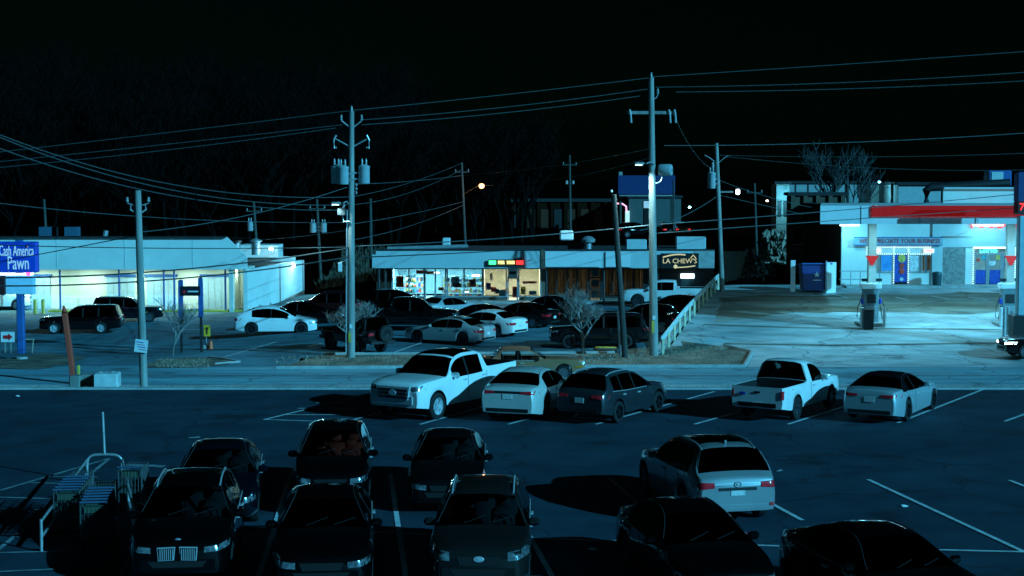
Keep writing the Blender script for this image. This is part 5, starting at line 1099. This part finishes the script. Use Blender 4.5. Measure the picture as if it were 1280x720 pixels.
# tall crossarm pole
t, d = pole('utility_pole', 'tallest pole with a wide crossarm and lamp by the railing', (814, 97), (817.5, 433), 80, .23, .13)
A = lambda py: d * ((433 - py) / (433 - 97))
MB().box(A(139), (2.4, .12, .16), bev=.02).build('crossarm', M['wood'], t)
for dx in (-1.1, .85, 1.12): MB().tube([A(139) + Vector((dx, -.1, .15)), A(139) + Vector((dx + .05, -.12, -.1)), A(139) + Vector((dx + .08, -.1, -.5))], .055, 6).build('cutout', M['insul'], t)
insulator(t, A(99), .35); MB().tube([A(124), A(121) + Vector((.25, 0, 0)), A(117) + Vector((.32, 0, 0))], .03, 5).build('bracket_arm', M['steel'], t); insulator(t, A(117) + Vector((.32, 0, 0)))
luminaire(t, A(200) + Vector((-.35, -.9, 0)), 1800)
o = MB().lathe([(.001, -.32), (.26, -.32), (.3, -.25), (.3, .25), (.26, .32), (.001, .34)], 'Y', 16).build('transformer', M['greycan'], t, smooth=40, loc=A(209) + Vector((.65, -.1, .05))); o.rotation_euler = (0, R(80), R(70)); MB().box((0, 0, 0), (.1, .75, .1)).build('bracket', M['steel'], o)
MB().tube([A(216) + Vector((.5, -.1, 0)), A(222) + Vector((.4, -.1, 0)), A(224) + Vector((.15, -.1, 0))], .04, 6).build('conduit_loop', M['steel'], t); MB().box(A(397) + Vector((-.05, -.23, 0)), (.12, .03, .6)).build('yellow_marker', M['yellow'], t); MB().box(A(386) + Vector((0, -.22, 0)), (.14, .03, .2)).build('number_tag', M['panel'], t)
# near-left pole on the verge
t, d = pole('utility_pole', 'short road pole on the verge with a paper notice', (172, 238), (180, 486), 57.4, .15, .12)
A = lambda py: d * ((486 - py) / (486 - 238))
for sx in (-1, 1): insulator(t, A(253) + Vector((sx * .38, 0, 0)), .2, .06); MB().cyl(A(258), A(254) + Vector((sx * .38, 0, 0)), .025, n=5).build('bracket_arm', M['steel'], t); MB().tube([A(255) + Vector((sx * .25, 0, 0)), A(262) + Vector((sx * .28, 0, 0)), A(266) + Vector((sx * .1, 0, 0))], .03, 5).build('cutout', M['insul'], t)
p = P(176.5, 432.5, 57.2); nt_ = thing('paper_notice', 'white paper notice tied to the verge pole', 'notice', p); MB().box((0, 0, 0), (.46, .03, .46), Matrix.Rotation(R(8), 3, 'Y')).build('sheet', M['panel'], nt_)
for k in range(4): MB().box((.03 * k - .04, -.02, .14 - .09 * k), (.28, .01, .025), Matrix.Rotation(R(8), 3, 'Y')).build('printed_line', PC['pink'] if k % 2 else PC['blue'], nt_)
# leaning pole with guard
t, d = pole('utility_pole', 'leaning bare pole cut short beside the bare street tree', (767, 243), (782, 443), 79, .16, .13, 'darkwood')
A = lambda py: d * ((443 - py) / 200); MB().cyl(A(243) + Vector((-.1, 0, .1)), A(240) + Vector((-.1, 0, .1)), .06, n=6).build('top_pin', M['steel'], t)
p = G(776.5, 444); g_ = thing('pole_guard', 'pale round guard post at the foot of the leaning pole', 'guard post', p); MB().cyl((0, 0, -.1), (-.1, 0, 2.2), .13, n=10).build('tube', M['steel'], g_, smooth=50); MB().cyl((.02, -.2, .6), (.02, -.2, 1.3), .05, n=6).build('marker', M['panel'], g_)
# pole right of the restaurant
t, d = pole('utility_pole', 'slim pole with one transformer at the shop row corner', (895.5, 179), (903, 366), 104, .17, .12)
A = lambda py: d * ((366 - py) / (366 - 179)); transformer(t, A(226) + Vector((-.42, -.1, 0)), .25, 1.0, -1); MB().cyl(A(203) + Vector((-.3, -.1, 0)), A(210) + Vector((-.3, -.1, 0)), .08, n=8).build('cutout', M['insul'], t)
for sx in (-1, 1): MB().tube([A(205), A(197) + Vector((sx * .5, 0, 0)), A(194) + Vector((sx * .8, 0, 0))], .03, 5).build('bracket_arm', M['steel'], t)
MB().box(A(240) + Vector((.5, 0, 0)), (.9, .1, .1)).build('crossarm', M['wood'], t); f = MB().box(A(240) + Vector((1.25, -.1, 0)), (.25, .2, .35), bev=.05).build('lamp_head', emis('pole_flood', (.8, 1, 1), 6), t)
# distant poles
for (top, base, D, lab, tr) in (((577, 203), (582, 312), 150, 'far pole with the orange street lamp', 0), ((396, 249), (401, 345), 135, 'far pole with a pair of transformers', 2), ((317, 252), (321, 310), 135, 'far pole with one transformer above the pawn shop roof', 1),
                                ((55, 249), (58, 300), 135, 'thin bare pole above the pawn shop sign', 0), ((943, 229), (946, 318), 140, 'far bare pole left of the tall white building', 0), ((712, 194), (713, 290), 150, 'dark far pole over the brown warehouse', 0), ((463, 248), (464, 330), 120, 'thin steel pole right of the transformer pole', 0), ((1059, 200), (1060, 262), 128, 'thin pole inside the bare tree crown', 0), ((842, 225), (842, 285), 170, 'thin pole right of the billboard', 0)):
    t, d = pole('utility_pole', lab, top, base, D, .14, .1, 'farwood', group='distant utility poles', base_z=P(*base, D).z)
    H_ = base[1] - top[1]; A = lambda py: d * ((base[1] - py) / H_)
    if tr:
        for k in range(tr): transformer(t, A(top[1] + 36 if tr == 2 else top[1] + 31) + Vector((.45 * (1 if k else -1), 0, 0)), .26, .75, 1 if k else -1)
    if D < 151 and top[0] not in (55, 463):
        MB().box(A(top[1] + 12), (1.4, .1, .1)).build('crossarm', M['farwood'], t)
        for sx in (-.6, .6): insulator(t, A(top[1] + 12) + Vector((sx, 0, .05)), .22)
    if top[0] == 577:
        e = P(602, 232, 149) - t.location; MB().tube([A(243), A(236) + Vector((.9, 0, 0)), e + Vector((-.2, 0, .05))], .05, 6).build('lamp_arm', M['farwood'], t); f = MB().lathe([(.001, -.28), (.2, -.2), (.27, 0), (.2, .15), (.001, .2)], 'Z', 12).build('lamp_globe', emis('sodium_glow', (1, .42, .16), 5), t, loc=e)
        lamp('POINT', 'sodium_lamp', f, Vector((0, -.4, -.4)), 120, (1, .5, .2), .2)
    if top[0] == 712:
        for sx in (-.3, .3): MB().lathe([(.001, -.2), (.12, -.15), (.12, .15), (.001, .2)], 'Z', 8).build('insulator', M['insul'], t, loc=A(228) + Vector((sx, 0, 0)))

# ------------------------------------------------------------------ overhead lines
def wire(label, pts, D0, D1, r=.016, m='wirelit'):
    (x0, y0), (xm, ym), (x1, y1) = pts; out = []; tm = clamp((xm - x0) / (x1 - x0), .15, .85)
    for k in range(25):
        s = k / 24; l0 = (s - tm) * (s - 1) / (tm); l1 = s * (s - 1) / (tm * (tm - 1)); l2 = s * (s - tm) / (1 - tm)
        out.append(P(lerp(x0, x1, s), y0 * l0 + ym * l1 + y1 * l2, lerp(D0, D1, s)))
    mb = MB(); mb.tube(out, r, 4); tag(mb.build('power_line', M[m]), label, 'power line', 'overhead lines')
for w_ in (
 ('top line between the transformer pole and the tallest pole', [(440, 138), (625, 119), (814, 97)], 79, 80), ('second line between the transformer pole and the tallest pole', [(450, 150), (640, 133), (812, 111)], 79, 80), ('third line between the transformer pole and the tallest pole', [(452, 156), (640, 140), (800, 120)], 79, 80),
 ('top line from the tallest pole to the right frame edge', [(815, 96), (1060, 80), (1420, 54)], 80, 78), ('second line from the tallest pole to the right edge', [(820, 109), (1060, 103), (1420, 79)], 80, 78), ('third line from the tallest pole to the right edge', [(845, 115), (1060, 111), (1420, 92)], 80, 78),
 ('top line fading left from the transformer pole', [(440, 138), (250, 161), (-90, 200)][::-1], 82, 79), ('second line fading left from the transformer pole', [(428, 156), (230, 178), (-90, 211)][::-1], 82, 79), ('third line fading left from the transformer pole', [(420, 160), (230, 185), (-90, 217)][::-1], 82, 79),
 ('upper of the three bright lines sagging in from the left edge', [(-60, 143), (182, 224), (440, 246)], 48, 110), ('middle of the three bright lines sagging in from the left edge', [(-60, 145), (180, 230), (440, 256)], 48, 110), ('lowest of the three bright lines sagging in from the left edge', [(-60, 162), (172, 236), (440, 263)], 48, 110),
 ('single thin line crossing below the top of the verge pole', [(-40, 249), (180, 271), (440, 278)], 60, 110), ('thick cable climbing from the verge pole to the transformer pole', [(176, 290), (310, 269), (434, 234)], 57.5, 79),
 ):
    wire(w_[0], w_[1], w_[2], w_[3], .02 if 'bright' in w_[0] else .016)
for w_ in (
 ('upper black cable across the pawn shop front', [(-40, 347), (200, 339), (437, 310)], 60, 79), ('lower black cable across the pawn shop front', [(-40, 357), (215, 349), (437, 321)], 60, 79), ('thin dark line across the pawn shop fascia', [(-40, 305), (172, 310), (438, 309)], 57, 79), ('slanting dark drop line across the pawn shop fascia', [(0, 327), (80, 312), (172, 294)], 70, 57.4),
 ('black cable from the transformer pole over the shop fascia', [(438, 322), (560, 317), (700, 309)], 79, 112)):
    wire(w_[0], w_[1], w_[2], w_[3], .03 if 'black' in w_[0] else .018, 'wire')
for w_ in (
 ('bright cable from the transformer pole to the tallest pole over the shop roof', [(438, 308), (640, 297), (816, 281)], 79, 80, .026), ('bright cable from the tallest pole toward the gas canopy', [(816, 281), (1024, 265), (1300, 240)], 80, 84, .02), ('lower cable from the tallest pole across the gas canopy', [(816, 292), (1024, 277), (1300, 258)], 80, 84, .02),
 ('line from the far orange-lamp pole to the tallest pole', [(580, 219), (700, 206), (816, 185)], 150, 80, .018), ('second line from the far orange-lamp pole toward the tallest pole', [(602, 232), (690, 225), (816, 196)], 148, 80, .016), ('line from the transformer pole to the far orange-lamp pole', [(440, 230), (520, 226), (580, 219)], 79, 150, .018),
 ('upper thin line rising to the far orange-lamp pole', [(440, 246), (520, 226), (577, 204)], 79, 150, .014), ('second thin line rising to the far orange-lamp pole', [(440, 256), (520, 238), (577, 212)], 79, 150, .014), ('third thin line rising to the far orange-lamp pole', [(440, 280), (520, 266), (580, 252)], 79, 150, .016), ('lowest thin line rising to the far orange-lamp pole', [(440, 300), (520, 280), (580, 256)], 79, 150, .014),
 ('highest line from the slim corner pole to the right edge', [(830, 182), (1060, 178), (1420, 155)], 80, 90, .016), ('second line over the bare tree to the right edge', [(897, 194), (1100, 196), (1420, 184)], 104, 90, .018), ('third line over the bare tree to the right edge', [(910, 196), (1070, 209), (1420, 206)], 104, 90, .018),
 ('drop line from the crossarm of the tallest pole to the slim corner pole', [(842, 143), (862, 182), (892, 212)], 80, 104, .012), ('slanting service line from the slim corner pole to the shop row', [(897, 245), (850, 272), (800, 288)][::-1], 100, 104, .02), ('upper line falling right from the slim corner pole', [(898, 225), (960, 246), (1030, 262)], 104, 118, .016), ('lower line falling right from the slim corner pole', [(900, 244), (960, 258), (1040, 276)], 104, 118, .016),
 ('thin line above the pawn shop roof to the transformer pole', [(321, 300), (380, 295), (438, 287)], 135, 79, .016), ('bright line from the transformer pole past the twin transformer pole', [(340, 310), (390, 309), (440, 307)], 100, 79, .02), ('line from the far pair of transformers to the transformer pole', [(397, 262), (415, 262), (440, 262)], 135, 79, .014)):
    wire(*w_[:4], r=w_[4])

# ------------------------------------------------------------------ signs on the far side, left
p = P(20, 440, 80); z0 = zf(p.x, 80); t = thing('pawn_sign', 'tall blue pawn shop sign on a blue post', 'sign', (p.x, 80, z0)); X = lambda px: fx(px, 80) - p.x; Z = lambda py: fz(py, 80) - z0
MB().box((X(24), 0, Z(371)), (.34, .34, Z(300) - Z(442)), bev=.03).build('post', M['bluewall'], t)
MB().box((X(12), -.05, Z(321)), (X(47) - X(-23), .6, Z(302) - Z(340)), bev=.04).build('cabinet', mat('sign_face_blue', (.01, .05, .42), .4, emit=(.0, .06, .6), estr=.22), t)
whiteglow = emis('sign_white', (.35, .75, .95), .55)
text('lettering', 'Cash America', .78, whiteglow, t, (X(23), -.37, Z(313.5)), FACE, .02, width=X(45) - X(2)); text('lettering', 'Pawn', .95, whiteglow, t, (X(25), -.37, Z(329)), FACE, .02, width=X(38) - X(12))
mb = MB(); mb.prism([(-.06, .05), (.06, .05), (0, -.08)], -.4, -.36); mb.build('red_mark', M['red'], t, loc=(X(36), 0, Z(307.5)))
MB().box((X(10), -.02, Z(342.5)), (X(40) - X(-20), .35, .12)).build('tube_light', emis('tube_white', (.8, .9, 1), 1.6), t); MB().lathe([(.001, -.05), (.12, 0), (.001, .05)], 'Y', 10, (X(36), -.2, Z(342))).build('red_lamp', emis('magenta', (1, .1, .4), 2), t)
MB().box((X(25), -.05, Z(356)), (X(42) - X(7), .4, Z(345) - Z(368)), bev=.03).build('reader_board', mat('reader_white', (.25, .55, .72), .5, emit=(.1, .45, .7), estr=.25), t); MB().box((X(0), -.05, Z(356)), (X(6) - X(-8), .4, Z(345) - Z(369)), bev=.03).build('dark_board', mat('maroon', (.05, .008, .01), .6), t)
MB().lathe([(.3, 0), (.3, .12), (.001, .13)], 'Z', 12).build('footing', M['kerb'], t, loc=(X(24), 0, 0))
p = G(10, 441); t = thing('arrow_sign', 'small white sign with a red arrow on wooden legs', 'sign', p); s = 2000 / p.y
MB().box((0, 0, 20 / s), (17 / s, .05, 13 / s)).build('board', M['panel'], t); mb = MB(); mb.prism([(-.22, .09), (.05, .09), (.05, .18), (.28, 0), (.05, -.18), (.05, -.09), (-.22, -.09)], -.05, -.03); mb.build('arrow', M['red'], t, loc=(0, 0, 20 / s)); MB().box((-12 / s, .02, 20 / s), (9 / s, .05, 13 / s)).build('maroon_board', MATS['maroon'], t)
for sx in (-.1, .1): MB().box((sx * 1.5, .05, 8 / s), (.06, .06, 18 / s)).build('leg', M['wood'], t)
p = G(36, 441); t = thing('sign_frame', 'empty wooden sign frame beside the blue sign post', 'frame', p)
for dx, a in ((-.2, 0), (.26, -.08)): MB().cyl((dx + a, 0, 0), (dx, 0, .72), .03, n=5).build('leg', mat('pale_wood', (.35, .33, .24), .8), t)
MB().box((-.03, 0, .72), (.7, .05, .06)).build('top_bar', MATS['pale_wood'], t)
p = P(92.5, 470, 70); z0 = zf(p.x, 70); p2 = P(79.5, 382, 70); t = thing('rusty_beam', 'leaning rusty red steel beam behind the concrete blocks', 'beam', (p.x, 70, z0)); d = p2 - Vector((p.x, 70, z0)); w = Vector((.09, 0, 0))
qq = d.to_track_quat('Z', 'Y').to_matrix(); MB().box(d * .46, (.30, .2, d.length * .92), qq, bev=.02).build('beam', M['rust'], t); MB().cyl(d * .91, d, .13, .04, n=6).build('tip', M['rust'], t); MB().box(d * .08 + Vector((.25, -.05, 0)), (.12, .12, 1.1), bev=.02).build('yellow_strut', M['yellow'], t)
for i, (px0, px1, py0, D, lab) in enumerate(((86, 100, 469, 57.6, 'narrow grey concrete block left of the pale cube block'), (100, 118, 467, 57.9, 'grey concrete block between its two neighbours on the verge'), (116, 146, 466, 57.3, 'large pale cube concrete block on the verge'))):
    x0, x1 = fx(px0, D), fx(px1, D); h = fz(py0, D) - zf(x0, D); o = MB().box((0, 0, h / 2), (x1 - x0, .6 + .12 * i, h), rot=R(4 * i - 3), bev=.04).build('concrete_block', mat('block_concrete_%d' % i, (.5, .55, .55) if i == 2 else (.22, .24, .22), .9, var=.2, bump=.4), loc=((x0 + x1) / 2, D, zf(x0, D))); tag(o, lab, 'concrete block', 'concrete blocks on the verge')
    if i == 2:
        for sx in (-.25, .2): MB().box((sx, 0, h + .02), (.12, .12, .06), bev=.02).build('lifting_lug', M['kerb'], o)
p = G(227, 441); z0 = p.z; D = p.y; t = thing('tenant_sign', 'dark two-post sign frame with one black name board', 'sign', p); s = 2000 / D
for dx, h in ((0, 92), (25, 95)): MB().box((dx / s, 0, h / s / 2), (.13, .13, h / s)).build('post', M['darkframe'], t); MB().box((dx / s, -.02, (h - 25) / s), (.24, .16, 48 / s)).build('sleeve', M['bluewall'], t)
b_ = MB().box((12.5 / s, -.08, 78 / s), (25 / s, .1, 12 / s), bev=.02).build('name_board', mat('board_black', (.006, .01, .02), .4), t); MB().lathe([(.001, -.02), (.09, 0)], 'Y', 12, (5 / s, -.14, 77 / s)).build('red_mark', M['red'], b_); MB().box((16 / s, -.14, 77.5 / s), (13 / s, .02, .07)).build('name_line', M['panel'], b_)
for h in (54, 45): MB().box((12.5 / s, 0, h / s), (25 / s, .05, .05)).build('cross_bar', M['steel'], t)
p = G(258, 436); t = thing('detour_sign', 'yellow sign with a black arrow on a concrete foot', 'sign', p); s = 2000 / p.y
MB().box((0, 0, .1), (.55, .4, .22), bev=.03).build('foot', M['kerb'], t); MB().cyl((0, 0, .2), (0, 0, 1.1), .03, n=6).build('post', M['steel'], t); f = MB().box((.05, -.05, .98), (.36, .04, .62), bev=.015).build('board', mat('sign_yellow', (.75, .42, .03), .5), t)
mb = MB(); mb.prism([(-.04, -.18), (.04, -.18), (.04, .08), (.1, .08), (0, .22), (-.1, .08), (-.04, .08)], -.03, -.02); mb.build('arrow', M['blackplastic'], f, loc=(.05, -.05, .98)); tag(MB().lathe([(.16, 0), (.12, .05), (.11, .3), (.08, .42), (.001, .45)], 'Z', 12).build('traffic_cone', M['orange'], smooth=50, loc=p + Vector((.28, -.25, .02))), 'small red-orange cone at the foot of the yellow arrow sign', 'traffic cone')
t = thing('reader_sign', 'pale rectangular sign on a dark post at the shop row end', 'sign', P(474, 380, 108)); MB().cyl((0, 0, -.6), (0, 0, 3.2), .08, n=8).build('post', M['darkframe'], t); MB().box((0, -.05, 2.9), (.9, .12, .9)).build('board', M['fascia'], t)
t = thing('hanging_sign', 'small white sign hung on the transformer pole side', 'sign', P(425, 334, 78.6)); MB().box((0, 0, 0), (.2, .06, .45), bev=.02).build('plate', M['panel'], t); MB().cyl((0, 0, .2), (.3, .2, .35), .015, n=4).build('hook', M['steel'], t)
t = thing('oil_tray', 'low dark tub with yellow lid at the foot of the street tree', 'tub', G(757, 441)); MB().box((0, 0, .12), (1.2, .5, .26), bev=.05).build('tub', M['blackplastic'], t); MB().box((0, 0, .28), (1.1, .42, .05), bev=.02).build('lid', M['yellow'], t)

M['dimtwig'] = mat('dim_twig', (.08, .085, .085), .9, var=.3)
# ------------------------------------------------------------------ vegetation
def grow(mb_list, p, d, L, r, depth, rnd, spread=.6, n=4, kids=(2, 4), up=.25, thin=.62):
    pts = [p]; q = p.copy(); dd = d.copy()
    for k in range(3):
        dd = (dd + Vector((rnd.uniform(-.18, .18), rnd.uniform(-.18, .18), rnd.uniform(-.06, .14)))).normalized(); q = q + dd * (L / 3); pts.append(q.copy())
    for a, b, i in zip(pts, pts[1:], range(3)): mb_list[0 if depth == mb_list[2] else 1].cyl(a, b, r * (1 - .13 * i), r * (1 - .13 * (i + 1)), n=n if depth >= 2 else 3, cap=False)
    if depth == 0: return
    for k in range(rnd.randint(*kids)):
        f = rnd.uniform(.45, 1.0); j = min(2, int(f * 3)); b = pts[j].lerp(pts[j + 1], f * 3 - j if f < 1 else 1)
        a = rnd.uniform(0, 6.283); side = Vector((math.cos(a), math.sin(a), 0)); nd = (dd * (1 - spread) + side * spread + Vector((0, 0, up))).normalized()
        grow(mb_list, b, nd, L * rnd.uniform(.58, .82), r * thin, depth - 1, rnd, spread, n, kids, up, thin)
def bare_tree(label, pos, h, r, seed, depth=5, spread=.55, kids=(2, 4), m='bark', m2='twig', group=None, trunkf=.34, up=.25, thin=.62):
    rnd = random.Random(seed); t = thing('bare_tree', label, 'tree', pos, 0, group); tr, cr = MB(), MB(); grow((tr, cr, depth), Vector((0, 0, -.1)), Vector((0, 0, 1)), h * trunkf, r, depth, rnd, spread, 6, kids, up, thin)
    tr.build('trunk', M[m], t, smooth=60); cr.build('crown', M[m2], t); return t
bare_tree('small dense bare tree in front of the large black SUV', G(729, 443), 6.0, .085, 11, 5, .62, (4, 4), trunkf=.25, up=.30, thin=.6)
bare_tree('thin young bare tree beside the dark two-post sign', G(216, 445), 4.2, .055, 5, 4, .5, (3, 5), trunkf=.32, up=.3, thin=.6)
bare_tree('bare leaning shrub tree behind the transformer pole', G(447, 443), 7.0, .08, 23, 5, .58, (3, 5), trunkf=.17, up=.3, thin=.64)
p = P(1042, 262, 125); bare_tree('large dim bare tree behind the gas canopy', (p.x, 125, zf(p.x, 125)), 10.5, .17, 8, 5, .42, (3, 5), trunkf=.40, up=.35, m='bark', m2='dimtwig')
for i, (px, D, hh, lab) in enumerate(((18, 150, 13, 'pale-trunked bare tree leaning at the left frame edge'), (84, 155, 14, 'tall bare tree with a forked pale trunk above the pawn shop sign'), (82 + 70, 158, 12, 'bare tree above the verge pole, left of its tip'), (187, 152, 13, 'bare tree just right of the verge pole tip'), (233, 156, 12, 'bare tree between the verge pole and the pawn roof vents'), (275, 150, 14, 'spreading bare tree over the pawn roof end'), (520, 165, 12, 'faint bare tree left of the orange lamp'), (640, 175, 12, 'faint bare tree right of the orange lamp'))):
    x = fx(px, D); bare_tree(lab, (x, D, zf(x, D) - .2), hh, .2, 40 + i, 4, .5, (3, 4), 'unlitbark', 'unlitbark', 'bare trees along the foot of the hill', trunkf=.42)
def woods():
    rnd = random.Random(77); temps = []
    for k in range(5):
        a, b = MB(), MB(); grow((a, b, 4), Vector((0, 0, -.3)), Vector((0, 0, 1)), 5.0, .2, 4, rnd, .5, 4, (3, 4), .3); temps.append((a.v + b.v, a.f + [tuple(i + len(a.v) for i in f) for f in b.f]))
    m = MB()
    for k in range(330):
        D = rnd.uniform(162, 320); x = rnd.uniform(-.36, .015) * D; v, f = temps[k % 5]; a = rnd.uniform(0, 6.3); s = rnd.uniform(.8, 1.35); c, sn = math.cos(a) * s, math.sin(a) * s; z = zf(x, D)
        m.add([(x + p[0] * c - p[1] * sn, D + p[0] * sn + p[1] * c, z + p[2] * s) for p in v], f)
    kind(m.build('hill_woods', M['unlitbark']), 'stuff')
woods()
def blades(name, n, sampler, h, w, m, seed):
    rnd = random.Random(seed); mb = MB()
    for k in range(n):
        x, y = sampler(rnd); z = zf(x, y); a = rnd.uniform(0, 6.3); hh = h * rnd.uniform(.4, 1.2); dx, dy = math.cos(a) * w, math.sin(a) * w; lx, ly = rnd.uniform(-.5, .5) * hh, rnd.uniform(-.5, .5) * hh
        mb.add([(x - dx, y - dy, z - .02), (x + dx, y + dy, z - .02), (x + lx, y + ly, z + hh)], [(0, 1, 2)])
    return kind(mb.build(name, m), 'stuff')
def px_sampler(boxes):
    def f(r):
        a, b, c, d = r.choice(boxes); g = G(r.uniform(a, b), r.uniform(c, d)); return g.x, g.y
    return f
blades('dry_grass', 5200, px_sampler([(345, 620, 445, 459), (620, 930, 443, 457), (790, 910, 434, 446), (640, 800, 444, 457), (195, 262, 450, 460)]), .14, .02, M['dry'], 1)
blades('lot_edge_grass', 1500, lambda r: (r.uniform(-22, 22), r.uniform(56.6, 58.2)), .10, .02, M['dry'], 2)
blades('hillside_brush', 5200, lambda r: (r.uniform(-16.5, -6), r.uniform(135, 160)), .8, .12, M['brush'], 3)
for i, (px, D, h) in enumerate(((955, 112, 3.0), (938, 113, 2.4))):
    x = fx(px, D); t = thing('evergreen_shrub', ['dark upright evergreen left of the dumpster', 'low dark evergreen behind the wooden fence'][i], 'shrub', (x, D, zf(x, D))); MB().cyl((0, 0, 0), (0, 0, h * .8), .08, .03, n=6).build('trunk', M['bark'], t); mb = MB(); rnd = random.Random(i)
    for k in range(900):
        zz = rnd.uniform(.1, 1); rr = (1.05 - zz) * 1.0 * math.sqrt(rnd.random()); a = rnd.uniform(0, 6.3); c = Vector((rr * math.cos(a), rr * math.sin(a), zz * h)); s = .16; u = Vector((rnd.uniform(-s, s), rnd.uniform(-s, s), rnd.uniform(-s, s))); v = Vector((rnd.uniform(-s, s), rnd.uniform(-s, s), rnd.uniform(-s, s))); mb.add([c, c + u, c + v], [(0, 1, 2)])
    mb.build('crown', M['evergreen'], t)

# ------------------------------------------------------------------ cart corral, carts, small litter
p = G(124, 606); D0 = p.y; t = thing('cart_corral', 'tubular steel cart return with arched end and side rails', 'cart corral', p); X = lambda px, y: fx(px, y) - p.x
tb = .035; ar = []
w2 = (148 - 104) / (2000 / D0) / 2; ht = 42 / (2000 / D0) * .92
cx = X(126, D0)
for k in range(13): a = math.pi * k / 12; ar.append((cx - w2 * math.copysign(abs(math.cos(a)) ** .5, math.cos(a)), 0, ht - .28 + .28 * math.sin(a) ** .6))
MB().tube([(cx - w2, 0, 0)] + ar + [(cx + w2, 0, 0)], tb, 8).build('arch', M['steel'], t, smooth=60)
MB().cyl((cx, 0, ht), (cx - .03, 0, ht + 54 / (2000 / D0)), tb, n=8).build('sign_mast', M['steel'], t, smooth=60)
e = G(52, 690) - p; e2 = G(152, 690) - p
for q0, q1, nm in (((cx - w2, 0), (e.x, e.y), 'side_rail'), ((cx + w2, 0), (e2.x + .3, e2.y), 'side_rail')):
    for z in (.62, .3): MB().cyl((q0[0], q0[1], z), (q1[0], q1[1], z), tb * .9, n=7).build(nm, M['steel'], t, smooth=60)
    MB().cyl((q1[0], q1[1], 0), (q1[0], q1[1], .66), tb, n=8).build('post', M['steel'], t, smooth=60)
    mx, my = (q0[0] + q1[0]) / 2, (q0[1] + q1[1]) / 2; MB().cyl((mx, my, 0), (mx, my, .62), tb, n=8).build('post', M['steel'], t, smooth=60)
def make_cart():
    t = thing('shopping_cart', '', 'shopping cart'); L, w, z0, z1 = .85, .52, .42, .98; b = MB(); r = .006
    def c(x, y, z):      # taper of the basket: narrower and higher at the nose
        k = x / L; return Vector((x, y * (1 - .22 * k), z + (.06 * k if z < .7 else 0)))
    for k in range(9):
        y = -w / 2 + w * k / 8; b.cyl(c(0, y, z0), c(L, y, z0), r, n=4, cap=False); b.cyl(c(L, y, z0), c(L, y, z1), r, n=4, cap=False)
    for k in range(11):
        x = L * k / 10
        for sd in (-1, 1): b.cyl(c(x, sd * w / 2, z0), c(x, sd * w / 2, z1), r, n=4, cap=False)
        b.cyl(c(x, -w / 2, z0), c(x, w / 2, z0), r, n=4, cap=False)
    for z in (z0, .56, .7, .84, z1):
        for sd in (-1, 1): b.cyl(c(0, sd * w / 2, z), c(L, sd * w / 2, z), r * (1.8 if z == z1 else 1), n=4, cap=False)
        b.cyl(c(L, -w / 2, z), c(L, w / 2, z), r, n=4, cap=False)
    b.build('basket', M['cartwire'], t)
    g = MB()
    for k in range(8): y = -w / 2 + w * k / 7; g.cyl((0, y, z0), (.03, y, z1 - .05), r, n=4, cap=False)
    for z in (z0, .6, .75, z1 - .05): g.cyl((.0, -w / 2, z), (.0, w / 2, z), r, n=4, cap=False)
    g.build('rear_flap', M['cartwire'], t)
    f = MB()
    for sd in (-1, 1): f.tube([(-.08, sd * w / 2, 1.02), (-.02, sd * w / 2, .95), (.0, sd * w / 2, .4), (.02, sd * w / 2, .14), (L - .1, sd * .17, .14)], .013, 6)
    f.cyl((.0, -w / 2, .2), (.0, w / 2, .2), .012, n=6); f.cyl((L - .1, -.17, .14), (L - .1, .17, .14), .012, n=6); f.build('frame', M['cartwire'], t)
    MB().cyl((-.08, -w / 2, 1.02), (-.08, w / 2, 1.02), .022, n=8).build('handle', M['bluehandle'], t, smooth=60)
    MB().box((.04, 0, .86), (.02, w * .7, .16)).build('child_seat', mat('seat_plastic', (.04, .07, .04), .6), t)
    wh = None
    for x, y in ((.04, .22), (.04, -.22), (L - .1, .17), (L - .1, -.17)):
        if wh is None: wh = MB().lathe([(.02, -.014), (.058, -.014), (.062, 0), (.058, .014), (.02, .014)], 'Y', 14).build('wheel', M['rubber'], t, loc=(x, y, .062))
        else: k = wh.copy(); COL.objects.link(k); k.parent = t; k.location = (x, y, .062)
    return t
proto = make_cart(); used = False
ORD = ['nearest', 'second nearest', 'third', 'fourth', 'fifth', 'sixth']
for row, (a, b, n, nm) in enumerate((((118, 690), (142, 640), 6, 'nested cart row beside the black SUV'), ((84, 672), (118, 628), 6, 'nested cart row along the left rail'))):
    A0, B0 = G(*a), G(*b); dr = (B0 - A0); hd = math.atan2(dr.y, dr.x)
    for k in range(n):
        o = copy_tree(proto) if used else proto; used = True; q = A0 + dr.normalized() * (.30 * k); o.location = q; o.rotation_euler = (0, 0, hd); o['label'] = '%s shopping cart of the %s' % (ORD[k], nm); o['group'] = 'shopping carts in the return'
o = copy_tree(proto); o.location = G(163, 640); o.rotation_euler = (0, 0, R(88)); o['label'] = 'single shopping cart standing apart between the rows and the SUV'; o['group'] = 'shopping carts in the return'
rnd = random.Random(9); LIT = [(22, 496, 'crumpled pale scrap near the lot edge at left'), (975, 590, 'white crumpled paper right of the silver SUV'), (1130, 634, 'pale scrap between the empty stall lines'), (741, 688, 'pale scrap left of the facing black sedan')]
for px, py, lab in LIT:
    mb = MB()
    vs = [(.10 * math.cos(k * 1.05) * rnd.uniform(.6, 1.2), .08 * math.sin(k * 1.05) * rnd.uniform(.6, 1.2), rnd.uniform(.0, .05)) for k in range(6)] + [(0, 0, .05)]
    mb.add(vs, [(k, (k + 1) % 6, 6) for k in range(6)]); tag(mb.build('paper_scrap', M['panel'], loc=G(px, py) + Vector((0, 0, .01))), lab, 'litter', 'litter on the near lot')
